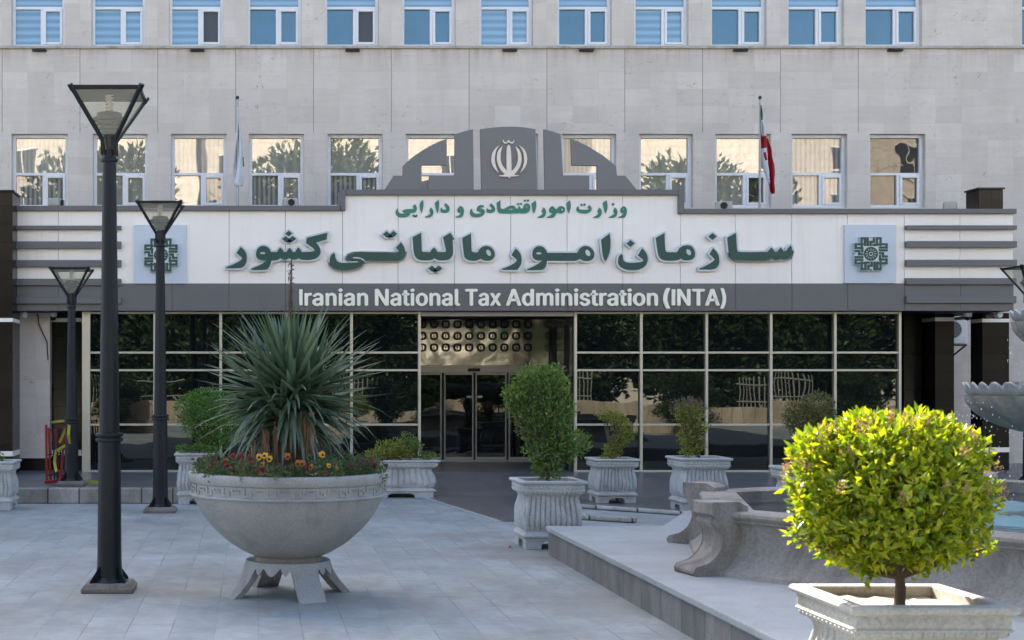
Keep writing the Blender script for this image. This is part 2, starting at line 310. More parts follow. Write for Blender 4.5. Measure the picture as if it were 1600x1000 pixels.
# ------------------------------------------------------------------ mesh building
class MB:
    def __init__(s): s.v = []; s.f = []; s.mi = []; s.mat = 0
    def add(s, vs, fs):
        o = len(s.v); s.v += [tuple(x) for x in vs]
        for f in fs: s.f.append(tuple(i + o for i in f)); s.mi.append(s.mat)
        return s
    def box(s, x0, x1, y0, y1, z0, z1):
        return s.add([(x0, y0, z0), (x1, y0, z0), (x1, y1, z0), (x0, y1, z0), (x0, y0, z1), (x1, y0, z1), (x1, y1, z1), (x0, y1, z1)],
                     [(0, 3, 2, 1), (4, 5, 6, 7), (0, 1, 5, 4), (1, 2, 6, 5), (2, 3, 7, 6), (3, 0, 4, 7)])
    def bar(s, a, b, w, h=None, up=(0, 0, 1), w2=None, h2=None):
        a = Vector(a); b = Vector(b); h = h or w; w2 = w2 or w; h2 = h2 or h
        d = (b - a).normalized(); up = Vector(up)
        if abs(d.dot(up)) > .97: up = Vector((0, 1, 0))
        x = d.cross(up).normalized(); y = x.cross(d)
        vs = []
        for p, ww, hh in ((a, w, h), (b, w2, h2)):
            for sx, sy in ((-1, -1), (1, -1), (1, 1), (-1, 1)): vs.append(p + x * sx * ww / 2 + y * sy * hh / 2)
        return s.add(vs, [(0, 1, 2, 3), (7, 6, 5, 4), (0, 4, 5, 1), (1, 5, 6, 2), (2, 6, 7, 3), (3, 7, 4, 0)])
    def tube(s, pts, r, n=10, cap=True):
        pts = [Vector(p) for p in pts]; rs = r if isinstance(r, (list, tuple)) else [r] * len(pts)
        vs = []; fs = []
        for i, p in enumerate(pts):
            d = (pts[min(i + 1, len(pts) - 1)] - pts[max(i - 1, 0)]).normalized()
            up = Vector((0, 0, 1)) if abs(d.z) < .9 else Vector((0, 1, 0))
            x = d.cross(up).normalized(); y = x.cross(d)
            for k in range(n):
                a = 2 * PI * k / n; vs.append(p + (x * math.cos(a) + y * math.sin(a)) * rs[i])
        for i in range(len(pts) - 1):
            for k in range(n):
                k2 = (k + 1) % n; fs.append((i * n + k, i * n + k2, (i + 1) * n + k2, (i + 1) * n + k))
        if cap: fs.append(tuple(range(n))[::-1]); fs.append(tuple((len(pts) - 1) * n + k for k in range(n)))
        return s.add(vs, fs)
    def lathe(s, prof, n=32, c=(0, 0), rmod=None, cap=True):
        vs = []; fs = []
        for i, (r, z) in enumerate(prof):
            for k in range(n):
                a = 2 * PI * k / n; rr, zz = (r, z) if rmod is None else rmod(i, a, r, z)
                vs.append((c[0] + rr * math.cos(a), c[1] + rr * math.sin(a), zz))
        for i in range(len(prof) - 1):
            for k in range(n):
                k2 = (k + 1) % n; fs.append((i * n + k, i * n + k2, (i + 1) * n + k2, (i + 1) * n + k))
        if cap: fs.append(tuple(range(n))[::-1]); fs.append(tuple((len(prof) - 1) * n + k for k in range(n)))
        return s.add(vs, fs)
    def build(s, name, mat, parent=None, smooth=None, bevel=0, loc=None):
        me = bpy.data.meshes.new(name); me.from_pydata(s.v, [], s.f)
        for mm in (mat if isinstance(mat, (list, tuple)) else [mat]): me.materials.append(mm)
        if any(s.mi): me.polygons.foreach_set('material_index', s.mi)
        if smooth is not None:
            me.polygons.foreach_set('use_smooth', [True] * len(me.polygons))
            me.set_sharp_from_angle(angle=math.radians(smooth))
        me.update()
        o = bpy.data.objects.new(name, me); COL.objects.link(o)
        if parent: o.parent = parent
        if loc: o.location = loc
        if bevel:
            b = o.modifiers.new('bevel', 'BEVEL'); b.width = bevel; b.segments = 2; b.limit_method = 'ANGLE'; b.angle_limit = math.radians(40)
        return o
def tag(o, label=None, cat=None, group=None, kind=None):
    if label: o['label'] = label
    if cat: o['category'] = cat
    if group: o['group'] = group
    if kind: o['kind'] = kind
    return o
def thing(name, label, cat, loc=(0, 0, 0), group=None, rz=0):
    o = bpy.data.objects.new(name, None); o.empty_display_size = .1; COL.objects.link(o)
    o.location = loc; o.rotation_euler = (0, 0, rz)
    return tag(o, label, cat, group)
def copy_tree(o, parent=None):
    kids = [c for c in bpy.data.objects if c.parent == o]
    c = o.copy(); COL.objects.link(c)
    if parent: c.parent = parent
    for k in kids: copy_tree(k, c)
    return c
def rel(o, root):            # geometry was written in world coordinates; keep it there under its Empty
    o.parent = root; o.matrix_parent_inverse = Matrix.Translation(root.location).inverted(); return o

# outlines of lettering and emblems -> flat plates with thickness
def soften(p, ang=48, it=2):
    for _ in range(it):
        q = []; n = len(p)
        for i in range(n):
            a, b, c = Vector(p[i - 1]), Vector(p[i]), Vector(p[(i + 1) % n])
            u, v = b - a, c - b
            if u.length < 1e-6 or v.length < 1e-6: continue
            if math.degrees(u.angle(v)) < ang: q += [tuple(b - u * .25), tuple(b + v * .25)]
            else: q.append(tuple(b))
        p = q
    return p
def ell(cx, cy, a, b, tilt=0, n=14):
    t = math.radians(tilt)
    return [(cx + a * math.cos(k * 2 * PI / n) * math.cos(t) - b * math.sin(k * 2 * PI / n) * math.sin(t),
             cy + a * math.cos(k * 2 * PI / n) * math.sin(t) + b * math.sin(k * 2 * PI / n) * math.cos(t)) for k in range(n)]
def dia(cx, cy, a, b): return [(cx, cy - b), (cx + a, cy), (cx, cy + b), (cx - a, cy)]
def plate(name, polys, yfront, depth, mat, parent, d=None, grow=0.0, z=None):
    """polys in photo pixels read at distance d; even-odd filled, extruded"""
    d = d or yfront
    cu = bpy.data.curves.new(name, 'CURVE'); cu.dimensions = '2D'; cu.fill_mode = 'BOTH'
    for p in polys:
        s = cu.splines.new('POLY'); s.points.add(len(p) - 1); s.use_cyclic_u = True
        for i, q in enumerate(p): s.points[i].co = (wx(q[0], d), wz(q[1], d), 0, 1)
    cu.extrude = depth / 2
    t = bpy.data.objects.new(name, cu); COL.objects.link(t)
    bpy.context.view_layer.update()
    me = bpy.data.meshes.new_from_object(t.evaluated_get(bpy.context.evaluated_depsgraph_get()))
    bpy.data.objects.remove(t); bpy.data.curves.remove(cu)
    me.transform(Matrix.Translation((0, yfront + depth / 2, 0)) @ Matrix.Rotation(PI / 2, 4, 'X'))
    me.materials.clear(); me.materials.append(mat)
    for p in me.polygons: p.material_index = 0; p.use_smooth = False
    me.name = name
    o = bpy.data.objects.new(name, me); COL.objects.link(o)
    return rel(o, parent) if parent else o
def grow_poly(p, g):
    n = len(p); A = sum(p[i][0] * p[(i + 1) % n][1] - p[(i + 1) % n][0] * p[i][1] for i in range(n)); sg = 1 if A > 0 else -1
    out = []
    for i in range(n):
        a, b, c = Vector(p[i - 1]), Vector(p[i]), Vector(p[(i + 1) % n])
        u = (b - a); v = (c - b)
        if u.length < 1e-6 or v.length < 1e-6: continue
        u.normalize(); v.normalize()
        n1 = Vector((u.y, -u.x)) * sg; n2 = Vector((v.y, -v.x)) * sg
        cross = (u.x * v.y - u.y * v.x) * sg
        dt = n1.dot(n2)
        if cross > 0 and dt < .75:          # convex corner: round it
            a1 = math.atan2(n1.y, n1.x); a2 = math.atan2(n2.y, n2.x); da = (a2 - a1 + PI) % (2 * PI) - PI
            for k in range(4): t = a1 + da * k / 3; out.append((b.x + g * math.cos(t), b.y + g * math.sin(t)))
        else:
            m_ = n1 + n2
            if m_.length < .3: continue
            k = g / max(.45, (1 + dt) / 2) ** .5 ; m_.normalize()
            out.append((b.x + m_.x * k, b.y + m_.y * k))
    return out
# ------------------------------------------------------------------ ground
ZF = .24
tag(MB().add([(-150, -150, 0), (150, -150, 0), (150, 150, 0), (-150, 150, 0)], [(0, 1, 2, 3)]).build('ground', M['paving']), kind='structure')
# raised forecourt in front of the doors, with its kerb and the ramp
fc = MB(); fc.add([(-30, 24.86, ZF), (-1.15, 24.86, ZF), (-1.15, 26.1, ZF), (3.09, 26.1, ZF), (3.09, 29.3, ZF), (40, 29.3, ZF), (40, 40, ZF), (-30, 40, ZF)], [tuple(range(8))])
fc.add([(-1.15, 24.86, 0), (-1.15, 26.1, 0), (3.09, 26.1, 0), (-1.15, 24.86, ZF), (-1.15, 26.1, ZF), (3.09, 26.1, ZF)], [(0, 1, 4, 3), (1, 2, 5, 4)])
fc.add([(3.09, 26.1, .004), (3.72, 21.4, .004), (4.0, 21.4, .004), (4.3, 23.0, .004), (5.3, 23.9, .004), (7.05, 22.2, .004), (9, 21, .004), (40, 21, .004), (40, 26.1, .004)], [tuple(range(9))])
fc.add([(3.09, 26.1, .004), (40, 26.1, .004), (40, 29.3, ZF), (3.09, 29.3, ZF)], [(0, 1, 2, 3)])
fc.add([(3.09, 26.1, 0), (3.09, 29.3, ZF), (3.09, 26.1, ZF)], [(0, 1, 2)])
tag(fc.build('forecourt', M['granite_floor']), kind='structure')
k = MB(); k.box(-30, -1.15, 24.56, 24.86, 0, ZF + .022)
tag(k.build('kerb', M['kerb'], bevel=.02), kind='structure')
# pale paving tongue beside the ramp
e = MB(); e.bar((3.70, 21.4, .006), (3.06, 26.1, .006), .09, .012)
tag(e.build('ramp_edging', M['terrace']), kind='structure')
# kerb pieces at the foot of the ramp
for i, (a, b, w, h, lab) in enumerate(((((5.35, 23.75), (7.0, 22.15)), None, .14, .06, 'long worn white kerb strip running between the two small planters in front of the glass'),
                                       (((4.45, 22.2), (5.70, 21.2)), None, .2, .07, 'short loose white kerb stone lying on the paving behind the square planter'))):
    (p, q) = a
    o = MB().bar((p[0], p[1], h / 2 + .01), (q[0], q[1], h / 2 + .01), w, h).build('kerbstone', M['kerb'], bevel=.02)
    tag(o, lab, 'kerbstone')
# the raised terrace that carries the fountain
ZT, TX = .346, 3.57
def terrace(z, inset):
    return [(TX + inset, 8.7, z), (16, 8.7, z), (16, 19.5, z), (7.2, 20.2, z), (5.9, 19.4, z), (5.0, 17.35 - inset, z), (TX + inset, 17.35 - inset, z)]
t = MB(); n = 7
lo, hi = terrace(0, .03), terrace(ZT - .06, .03)
t.add(lo + hi, [(i, (i + 1) % n, n + (i + 1) % n, n + i) for i in range(n)])
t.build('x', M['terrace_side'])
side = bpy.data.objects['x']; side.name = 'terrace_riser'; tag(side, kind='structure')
t = MB(); lo, hi = terrace(ZT - .06, 0), terrace(ZT, 0)
t.add(lo + hi, [(i, (i + 1) % n, n + (i + 1) % n, n + i) for i in range(n)] + [tuple(range(n, 2 * n))] + [tuple(range(n))[::-1]])
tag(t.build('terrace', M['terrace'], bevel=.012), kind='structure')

# ------------------------------------------------------------------ the office building
B = thing('office_building', 'pale travertine office building with two rows of white framed windows', 'building', (wx(760, YW), YW, 0))
XL, XR, ZTOP = -32.0, 46.0, 23.6
REC = .22
UP = [(18, 101), (143, 227), (264, 349), (386, 471), (507, 592), (628, 712), (749, 833), (871, 956), (991, 1076), (1111, 1198), (1231, 1319), (1352, 1441), (1597, 1686)]
LO = [(18, 106), (145, 231), (267, 354), (389, 475), (512, 598), (634, 719), (756, 841), (878, 963), (999, 1083), (1118, 1205), (1237, 1324), (1359, 1446)]
zu0, zu1 = wz(73, YW), wz(-38, YW)
zl0, zl1 = wz(324.5, YW), wz(209, YW)
w = MB()
def band(z0, z1, ops):
    xs = [XL]
    for a, b in ops: xs += [wx(a, YW), wx(b, YW)]
    xs.append(XR)
    for i in range(0, len(xs), 2): w.add([(xs[i], YW, z0), (xs[i + 1], YW, z0), (xs[i + 1], YW, z1), (xs[i], YW, z1)], [(0, 1, 2, 3)])
    for a, b in ops:
        x0, x1 = wx(a, YW), wx(b, YW); y1 = YW + REC + .06
        w.add([(x0, YW, z0), (x0, y1, z0), (x0, y1, z1), (x0, YW, z1)], [(0, 1, 2, 3)])
        w.add([(x1, YW, z0), (x1, y1, z0), (x1, y1, z1), (x1, YW, z1)], [(3, 2, 1, 0)])
        w.add([(x0, YW, z1), (x1, YW, z1), (x1, y1, z1), (x0, y1, z1)], [(0, 1, 2, 3)])
        w.add([(x0, YW, z0), (x1, YW, z0), (x1, y1, z0), (x0, y1, z0)], [(3, 2, 1, 0)])
w.add([(XL, YW, zu1), (XR, YW, zu1), (XR, YW, ZTOP), (XL, YW, ZTOP)], [(0, 1, 2, 3)])
band(zu0, zu1, UP)
w.add([(XL, YW, zl1), (XR, YW, zl1), (XR, YW, zu0), (XL, YW, zu0)], [(0, 1, 2, 3)])
band(zl0, zl1, LO)
zs = 3.7
w.add([(XL, YW, zs), (XR, YW, zs), (XR, YW, zl0), (XL, YW, zl0)], [(0, 1, 2, 3)])
xa, xb = wx(110, YW), wx(1430, YW)
w.add([(XL, YW, 0), (xa, YW, 0), (xa, YW, zs), (XL, YW, zs)], [(0, 1, 2, 3)])
w.add([(xb, YW, 0), (XR, YW, 0), (XR, YW, zs), (xb, YW, zs)], [(0, 1, 2, 3)])
y1 = YW + REC + .06
w.box(XL, XR, y1 + .002, 46, zs + .1, ZTOP); w.box(XL, XR, 34.6, 45.9, 0, zs + .098)
rel(w.build('wall', M['wall']), B)
lg = MB(); lg.box(XL, XR, YW - .07, YW - .002, wz(76.5, YW), wz(72.2, YW))
rel(lg.build('ledge', M['ledge'], bevel=.008), B)
for i, px in enumerate((61, 308, 551, 797, 917, 1158, 1400)):
    v = MB(); x = wx(px, YW - .1); zt = wz(76.5, YW - .1)
    v.box(x - .16, x + .16, YW - .12, YW - .004, zt - .045, zt - .003); v.box(x - .14, x + .14, YW - .135, YW - .1205, zt - .04, zt - .01)
    rel(v.build('drain_spout', M['black_metal']), B)

def window(x0, x1, z0, z1, ztr, panes, fr=.07, mull=.56, screen=False, ajar=0):
    """white frame with a transom light over a fixed light and a casement"""
    y = YW + REC - .03
    f = MB(); ya, yb = y - .05, y + .03
    f.box(x0, x0 + fr, ya, yb, z0, z1); f.box(x1 - fr, x1, ya, yb, z0, z1)
    f.box(x0 + fr, x1 - fr, ya, yb, z0, z0 + fr); f.box(x0 + fr, x1 - fr, ya, yb, z1 - fr, z1)
    f.box(x0 + fr, x1 - fr, ya + .004, yb, ztr - .03, ztr + .03)
    xm = x0 + (x1 - x0) * mull
    f.box(xm - .035, xm + .035, ya + .004, yb, z0 + fr, ztr - .03)
    o = rel(f.build('window', M['white_frame'], bevel=.006), B)
    s = MB(); a, b, c, d = xm + .035, x1 - fr, z0 + fr, ztr - .03; q = .055
    s.box(a, a + q, ya - .02, yb - .01, c, d); s.box(b - q, b, ya - .02, yb - .01, c, d)
    s.box(a + q, b - q, ya - .02, yb - .01, c, c + q); s.box(a + q, b - q, ya - .02, yb - .01, d - q, d)
    so = s.build('sash', M['white_frame'], bevel=.006); so.parent = o
    for k_, (u0, u1, v0, v1) in enumerate(((x0 + fr, x1 - fr, ztr + .03, z1 - fr), (x0 + fr, xm - .035, z0 + fr, ztr - .03), (a + q, b - q, c + q, d - q))):
        p = MB(); yy = yb - (.012 if k_ < 2 else .03); p.add([(u0, yy, v0), (u1, yy, v0), (u1, yy, v1), (u0, yy, v1)], [(0, 1, 2, 3)])
        mt = M['screen'] if (screen and k_ == 2) else M[panes[k_]]
        po = p.build('screen' if (screen and k_ == 2) else 'pane', mt); po.parent = o
SB, SK = 'pane_sky_blind', 'pane_sky'
upk = [(SB, SB, SB, 0), (SB, SB, SB, 0), (SB, SB, SK, 1), (SB, SK, SK, 0), (SB, SK, SK, 1), (SB, SK, SK, 0), (SB, SB, SB, 0), (SB, SK, SK, 0), (SB, SB, SB, 0), (SB, SK, SK, 0), (SB, SK, SK, 0), (SB, SK, SK, 0), (SK, SK, SK, 0)]
for (a, b), k_ in zip(UP, upk):
    window(wx(a, YW), wx(b, YW), zu0 + .012, zu1, wz(14, YW + REC), k_[:3], screen=bool(k_[3]))
W_, WB, VB, DK = 'pane_warm', 'pane_warm_blind', 'pane_blind', 'pane_dark'
lok = [(WB, VB, VB), (W_, W_, W_), (WB, W_, VB), (W_, VB, W_), (W_, VB, VB), (W_, W_, W_), (W_, W_, W_), (WB, W_, W_), (W_, W_, W_), (W_, W_, DK), (VB, VB, VB), (DK, DK, DK)]
for (a, b), k_ in zip(LO, lok):
    window(wx(a, YW), wx(b, YW), zl0 + .004, zl1, wz(273, YW + REC), k_, fr=.075)

# ------------------------------------------------------------------ entrance canopy
m_ = YC / F
def fx(p): return wx(p, YC)
def fz(p): return wz(p, YC)
C = thing('entrance_canopy', 'long flat entrance canopy with white fascia over a grey band and raised middle', 'canopy', (fx(802), YC, fz(485)))
xl, xr, zb = fx(22), fx(1583), fz(485.5)
zw = fz(443)
ztl, ztm, ztr_ = fz(328), fz(303), fz(331)
xm0, xm1 = fx(535), fx(1063)
def cpart(mb, name, mat, bevel=0, **kw): return rel(mb.build(name, mat, bevel=bevel, **kw), C)
b = MB(); yb = YW - .004
b.box(xl, xr, YC + .03, yb, zb + .01, ztr_ - .01); b.box(xm0, xm1, YC + .03, yb, ztr_ - .012, ztm - .01); b.box(xl, xm0, YC + .03, yb, ztr_ - .012, ztl - .01)
cpart(b, 'roof_slab', M['grey_panel'])
b = MB()      # white cassettes with open seams
seams = [22, 91, 181, 269, 358, 446, 535, 622, 710, 798, 886, 973, 1063, 1149, 1237, 1324, 1413, 1500, 1583]
for i in range(len(seams) - 1):
    a, c = fx(seams[i]) + .005, fx(seams[i + 1]) - .005
    top = ztm if 535 <= seams[i] < 1063 else (ztl if seams[i] < 535 else ztr_)
    jit = rnd.uniform(-.0015, .0015)
    b.box(a, c, YC + jit, YC + .029, zw + .001, top - .02)
cpart(b, 'white_fascia', M['white_panel'])
b = MB()
for i in range(len(seams) - 1):
    a, c = fx(seams[i]) + .004, fx(seams[i + 1]) - .004
    b.box(a, c, YC - .02 + rnd.uniform(-.001, .001), YC + .029, zb, zw)
cpart(b, 'grey_band', M['grey_panel'])
b = MB(); ya = YC - .09
def cope(x0, x1, z0, z1): b.box(x0, x1, ya, YC + .5, z0, z1)
cope(xl - .03, xm0 - .02, fz(330), fz(322)); cope(xm0 - .06, xm0 + .06, fz(329.8), fz(297.2)); cope(xm0 + .061, xm1 - .061, fz(305.5), fz(297))
cope(xm1 - .06, xm1 + .06, fz(334.8), fz(297.2)); cope(xm1 + .061, xr + .03, fz(334.5), fz(327))
cpart(b, 'coping', M['grey_panel'], .01)
for x0, x1, ys in ((22, 190, ((353.5, 359.5), (378, 389), (407, 417.5), (436, 446.5), (464.5, 475))), (1413, 1583, ((353, 359.5), (377.5, 387.5), (406.5, 416.5), (435, 445), (463, 474)))):
    for (p, q) in ys:
        d = .12 if p < 430 else .10
        o = MB().box(fx(x0), fx(x1) + (.02 if x1 > 1000 else 0), YC - d, YC - .003 - (.02 if p > 440 else 0), fz(q), fz(p))
        cpart(o, 'fascia_bar', M['grey_panel'], .008)
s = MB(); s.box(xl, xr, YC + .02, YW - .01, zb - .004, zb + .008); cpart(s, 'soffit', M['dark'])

# crest of grey sheets standing on the canopy
def cr(pts): return [(590 + x / 3.81, 190 + y / 3.81) for x, y in pts]
YCR = YC - .05
K = thing('canopy_crest', 'arched grey cut-out crest with winged shapes standing on top of the canopy', 'crest', (fx(795), YCR, fz(297)))
plate('crest_centre', [cr([(612, 45), (660, 38), (700, 34), (750, 31), (790, 30), (830, 31), (870, 34), (905, 39), (940, 45), (950, 406), (620, 406)])], YCR, .10, M['crest_grey'], K)
lw = [(412, 102), (412, 258), (262, 258), (262, 406), (40, 406), (95, 322), (150, 322), (150, 265), (175, 240), (210, 210), (250, 182), (290, 157), (330, 135), (370, 117)]
plate('crest_wing', [cr(lw)], YCR, .10, M['crest_grey'], K)
plate('crest_column', [cr([(568, 45), (515, 58), (460, 75), (460, 320), (308, 320), (308, 406), (573, 406)])], YCR, .10, M['crest_grey'], K)
plate('crest_column', [cr([(990, 45), (1040, 58), (1090, 75), (1105, 324), (1260, 324), (1260, 406), (998, 406)])], YCR, .10, M['crest_grey'], K)
plate('crest_wing', [cr([(1152, 102), (1190, 117), (1230, 135), (1270, 157), (1310, 182), (1350, 208), (1385, 237), (1420, 265), (1425, 322), (1475, 322), (1543, 406), (1308, 406), (1308, 262), (1157, 258)])], YCR, .10, M['crest_grey'], K)
def al(pts): return soften([(740 + x / 9.525, 195 + y / 9.525) for x, y in pts], 50, 2)
E = thing('national_emblem', 'cream emblem of four crescents and a sword on the middle of the crest', 'emblem', (wx(795, YCR), YCR - .06, wz(275, YCR)))
for nm, p in (('crescent', [(385, 305), (345, 330), (310, 365), (280, 420), (268, 475), (266, 545), (282, 600), (310, 650), (340, 685), (375, 710), (348, 660), (325, 590), (316, 520), (322, 430), (345, 360)]),
              ('crescent', [(680, 305), (720, 330), (755, 365), (785, 420), (798, 475), (798, 545), (782, 600), (756, 650), (725, 685), (693, 712), (720, 660), (745, 600), (756, 520), (748, 430), (722, 360)]),
              ('sword', [(524, 295), (490, 330), (494, 680), (455, 640), (425, 595), (408, 550), (402, 500), (404, 430), (415, 370), (432, 318), (400, 340), (372, 375), (353, 420), (346, 480), (350, 540), (368, 600), (395, 655), (430, 700), (467, 735), (440, 748), (380, 750), (385, 766), (440, 771), (512, 771), (532, 797), (550, 770), (640, 766), (684, 752), (630, 750), (600, 738), (640, 700), (675, 650), (700, 600), (714, 540), (714, 480), (705, 430), (685, 380), (655, 345), (625, 322), (648, 380), (660, 430), (664, 500), (655, 560), (632, 615), (600, 660), (566, 685), (556, 330)]),
              ('tashdid', [(440, 213), (447, 240), (465, 256), (485, 262), (505, 248), (522, 222), (540, 246), (560, 260), (580, 256), (598, 240), (607, 213), (609, 245), (597, 268), (575, 280), (545, 274), (522, 254), (500, 276), (470, 281), (447, 268), (436, 245)])):
    plate(nm, [al(p)], YCR - .045, .045, M['emblem_cream'], E)

# ------------------------------------------------------------------ lettering
def G(pts, ox, oy=350, sc_=10): return soften([(ox + x / sc_, oy + y / sc_) for x, y in pts])
A_, B_, C_, D_, E_, F_ = 345, 500, 635, 775, 920, 1080
kshw = [(660, 338), (610, 350), (570, 390), (552, 440), (548, 490), (562, 530), (600, 560), (650, 570), (705, 572), (660, 612), (580, 655), (475, 697), (475, 718), (710, 720), (745, 690), (775, 640), (792, 572), (880, 568), (910, 550), (930, 532), (955, 552), (1000, 565), (1040, 552), (1068, 532), (1100, 552), (1150, 562), (1190, 552), (1215, 535), (1245, 555), (1290, 562), (1400, 562), (1480, 545), (1535, 505), (1562, 450), (1555, 390), (1530, 340), (1490, 290), (1650, 243), (1668, 135), (1345, 215), (1330, 300), (1450, 380), (1465, 420), (1400, 435), (1265, 438), (1240, 390), (1212, 365), (1185, 390), (1165, 436), (1125, 437), (1105, 400), (1075, 368), (1048, 395), (1025, 437), (985, 437), (965, 400), (930, 370), (900, 395), (880, 437), (785, 437), (760, 385), (720, 350)]
re_a = [(310, 358), (350, 390), (385, 430), (405, 480), (408, 540), (400, 600), (370, 655), (325, 692), (90, 692), (85, 675), (150, 650), (230, 615), (300, 575), (330, 545), (325, 520), (290, 490), (245, 455)]
ti = [(1262, 285), (1300, 330), (1325, 380), (1332, 440), (1320, 500), (1290, 545), (1230, 570), (1150, 572), (720, 572), (690, 552), (660, 535), (600, 517), (500, 515), (482, 524), (490, 535), (580, 538), (640, 548), (672, 575), (675, 615), (640, 665), (560, 702), (450, 717), (350, 717), (250, 702), (180, 660), (150, 610), (148, 540), (178, 475), (215, 452), (240, 480), (240, 530), (270, 585), (330, 610), (420, 612), (615, 600), (622, 588), (590, 577), (480, 577), (430, 565), (412, 535), (425, 500), (500, 460), (620, 440), (720, 443), (1245, 455), (1245, 438), (1185, 365)]
lya = [(232, 135), (240, 420), (265, 437), (370, 437), (395, 395), (430, 366), (462, 395), (485, 437), (605, 437), (622, 410), (570, 205), (685, 135), (755, 240), (722, 250), (732, 450), (715, 510), (670, 555), (620, 568), (500, 568), (465, 555), (440, 535), (415, 555), (370, 568), (240, 570), (170, 550), (130, 500), (112, 440), (95, 205)]
ma_c = [(1010, 145), (1018, 420), (1045, 442), (1115, 442), (1140, 390), (1190, 350), (1260, 338), (1330, 365), (1375, 425), (1385, 490), (1360, 545), (1300, 575), (1230, 575), (1185, 560), (1158, 540), (1130, 562), (1080, 577), (1000, 575), (930, 550), (895, 490), (872, 215)]
re_d = [(305, 380), (345, 415), (380, 460), (398, 520), (400, 590), (385, 650), (330, 718), (95, 718), (95, 700), (160, 675), (240, 640), (305, 600), (325, 565), (310, 540), (240, 485)]
mw = [(675, 340), (620, 355), (580, 400), (565, 460), (572, 520), (605, 558), (660, 570), (715, 575), (660, 620), (580, 665), (485, 705), (490, 722), (730, 722), (770, 680), (790, 630), (800, 576), (1230, 577), (1270, 570), (1310, 545), (1345, 570), (1400, 583), (1470, 575), (1520, 540), (1540, 490), (1530, 430), (1490, 375), (1430, 342), (1370, 342), (1310, 375), (1282, 420), (1265, 450), (800, 450), (775, 395), (735, 355)]
al_e = [(325, 150), (340, 250), (338, 370), (320, 460), (290, 540), (262, 582), (235, 550), (215, 470), (190, 245)]
nun = [(832, 378), (880, 430), (915, 490), (922, 560), (905, 625), (860, 680), (780, 715), (680, 725), (580, 715), (500, 680), (460, 630), (455, 570), (470, 500), (505, 470), (530, 490), (532, 550), (555, 590), (620, 606), (720, 606), (800, 596), (840, 585), (852, 560), (830, 540), (765, 490)]
ma_e = [(1182, 140), (1190, 415), (1220, 442), (1375, 442), (1400, 400), (1430, 360), (1490, 335), (1560, 330), (1610, 350), (1645, 400), (1662, 460), (1655, 510), (1625, 550), (1570, 570), (1510, 572), (1465, 560), (1438, 538), (1410, 560), (1360, 572), (1220, 575), (1140, 560), (1095, 510), (1075, 440), (1045, 215)]
ze = [(342, 378), (385, 420), (425, 480), (438, 540), (440, 610), (420, 660), (365, 712), (130, 712), (125, 695), (190, 670), (280, 625), (345, 580), (368, 555), (350, 530), (285, 470)]
sa = [(698, 140), (712, 415), (740, 440), (1195, 440), (1220, 400), (1252, 366), (1280, 400), (1305, 437), (1350, 437), (1365, 400), (1398, 368), (1425, 400), (1450, 440), (1500, 437), (1508, 425), (1500, 390), (1555, 330), (1578, 390), (1577, 460), (1550, 520), (1500, 555), (1440, 552), (1400, 532), (1360, 555), (1310, 555), (1250, 535), (1220, 560), (1150, 568), (740, 568), (660, 555), (605, 510), (585, 450), (562, 210)]
main = [('letter_re', [G(re_a, A_)], []), ('word_keshvar', [G(kshw, A_)], [ell(A_ + 65.5, 395.5, 4.3, 1.7)]),
        ('letter_dots', [[(A_ + x / 10, 350 + y / 10) for x, y in dia(cx, cy, 58, 46)] for cx, cy in ((1062, 150), (1015, 236), (1122, 231))], None),
        ('word_ti', [G(ti, B_)], []), ('letter_dots', [[(B_ + x / 10, 350 + y / 10) for x, y in dia(cx, cy, 60, 50)] for cx, cy in ((1040, 161), (1148, 156))], None),
        ('word_lia', [G(lya, C_)], []), ('letter_dots', [[(C_ + x / 10, 350 + y / 10) for x, y in dia(cx, cy, 58, 48)] for cx, cy in ((398, 696), (504, 694))], None),
        ('word_ma', [G(ma_c, C_)], [ell(C_ + 128.5, 395, 5.4, 3.3, 62)]), ('letter_re', [G(re_d, D_)], []),
        ('word_mu', [G(mw, D_)], [ell(D_ + 66.8, 395.8, 4.2, 1.8), ell(D_ + 143.5, 395.2, 5.4, 3.6, 62)]),
        ('letter_alef', [G(al_e, E_)], []), ('letter_nun', [G(nun, E_)], []), ('letter_dots', [[(E_ + x / 10, 350 + y / 10) for x, y in dia(652, 304, 66, 54)]], None),
        ('word_ma', [G(ma_e, E_)], [ell(E_ + 156, 394, 5.2, 3.6, 62)]), ('letter_ze', [G(ze, F_)], []),
        ('letter_dots', [[(F_ + x / 10, 350 + y / 10) for x, y in dia(332, 195, 66, 54)]], None), ('word_sa', [G(sa, F_)], [])]
S1 = thing('persian_sign', 'large dark green Persian lettering with silver edges across the white fascia', 'sign', (fx(795), YC - .05, fz(395)))
YS = YC - .10
for nm, polys, holes in main:
    hs = holes or []
    face = plate(nm, polys + hs, YS - .012, .03, M['green'], S1, d=YC - .1)
    for i, p in enumerate(polys):
        tr = plate('trim', [grow_poly(p, 2.6)], YS + .002 + .0008 * i, .095 - .0008 * i, M['silver'], None, d=YC - .1)
        tr.parent = face
g2 = 8.0
def S(pts, ox): return soften([(ox + x / g2, 300 + y / g2) for x, y in pts], 55, 2)
GX, HX = 600, 790
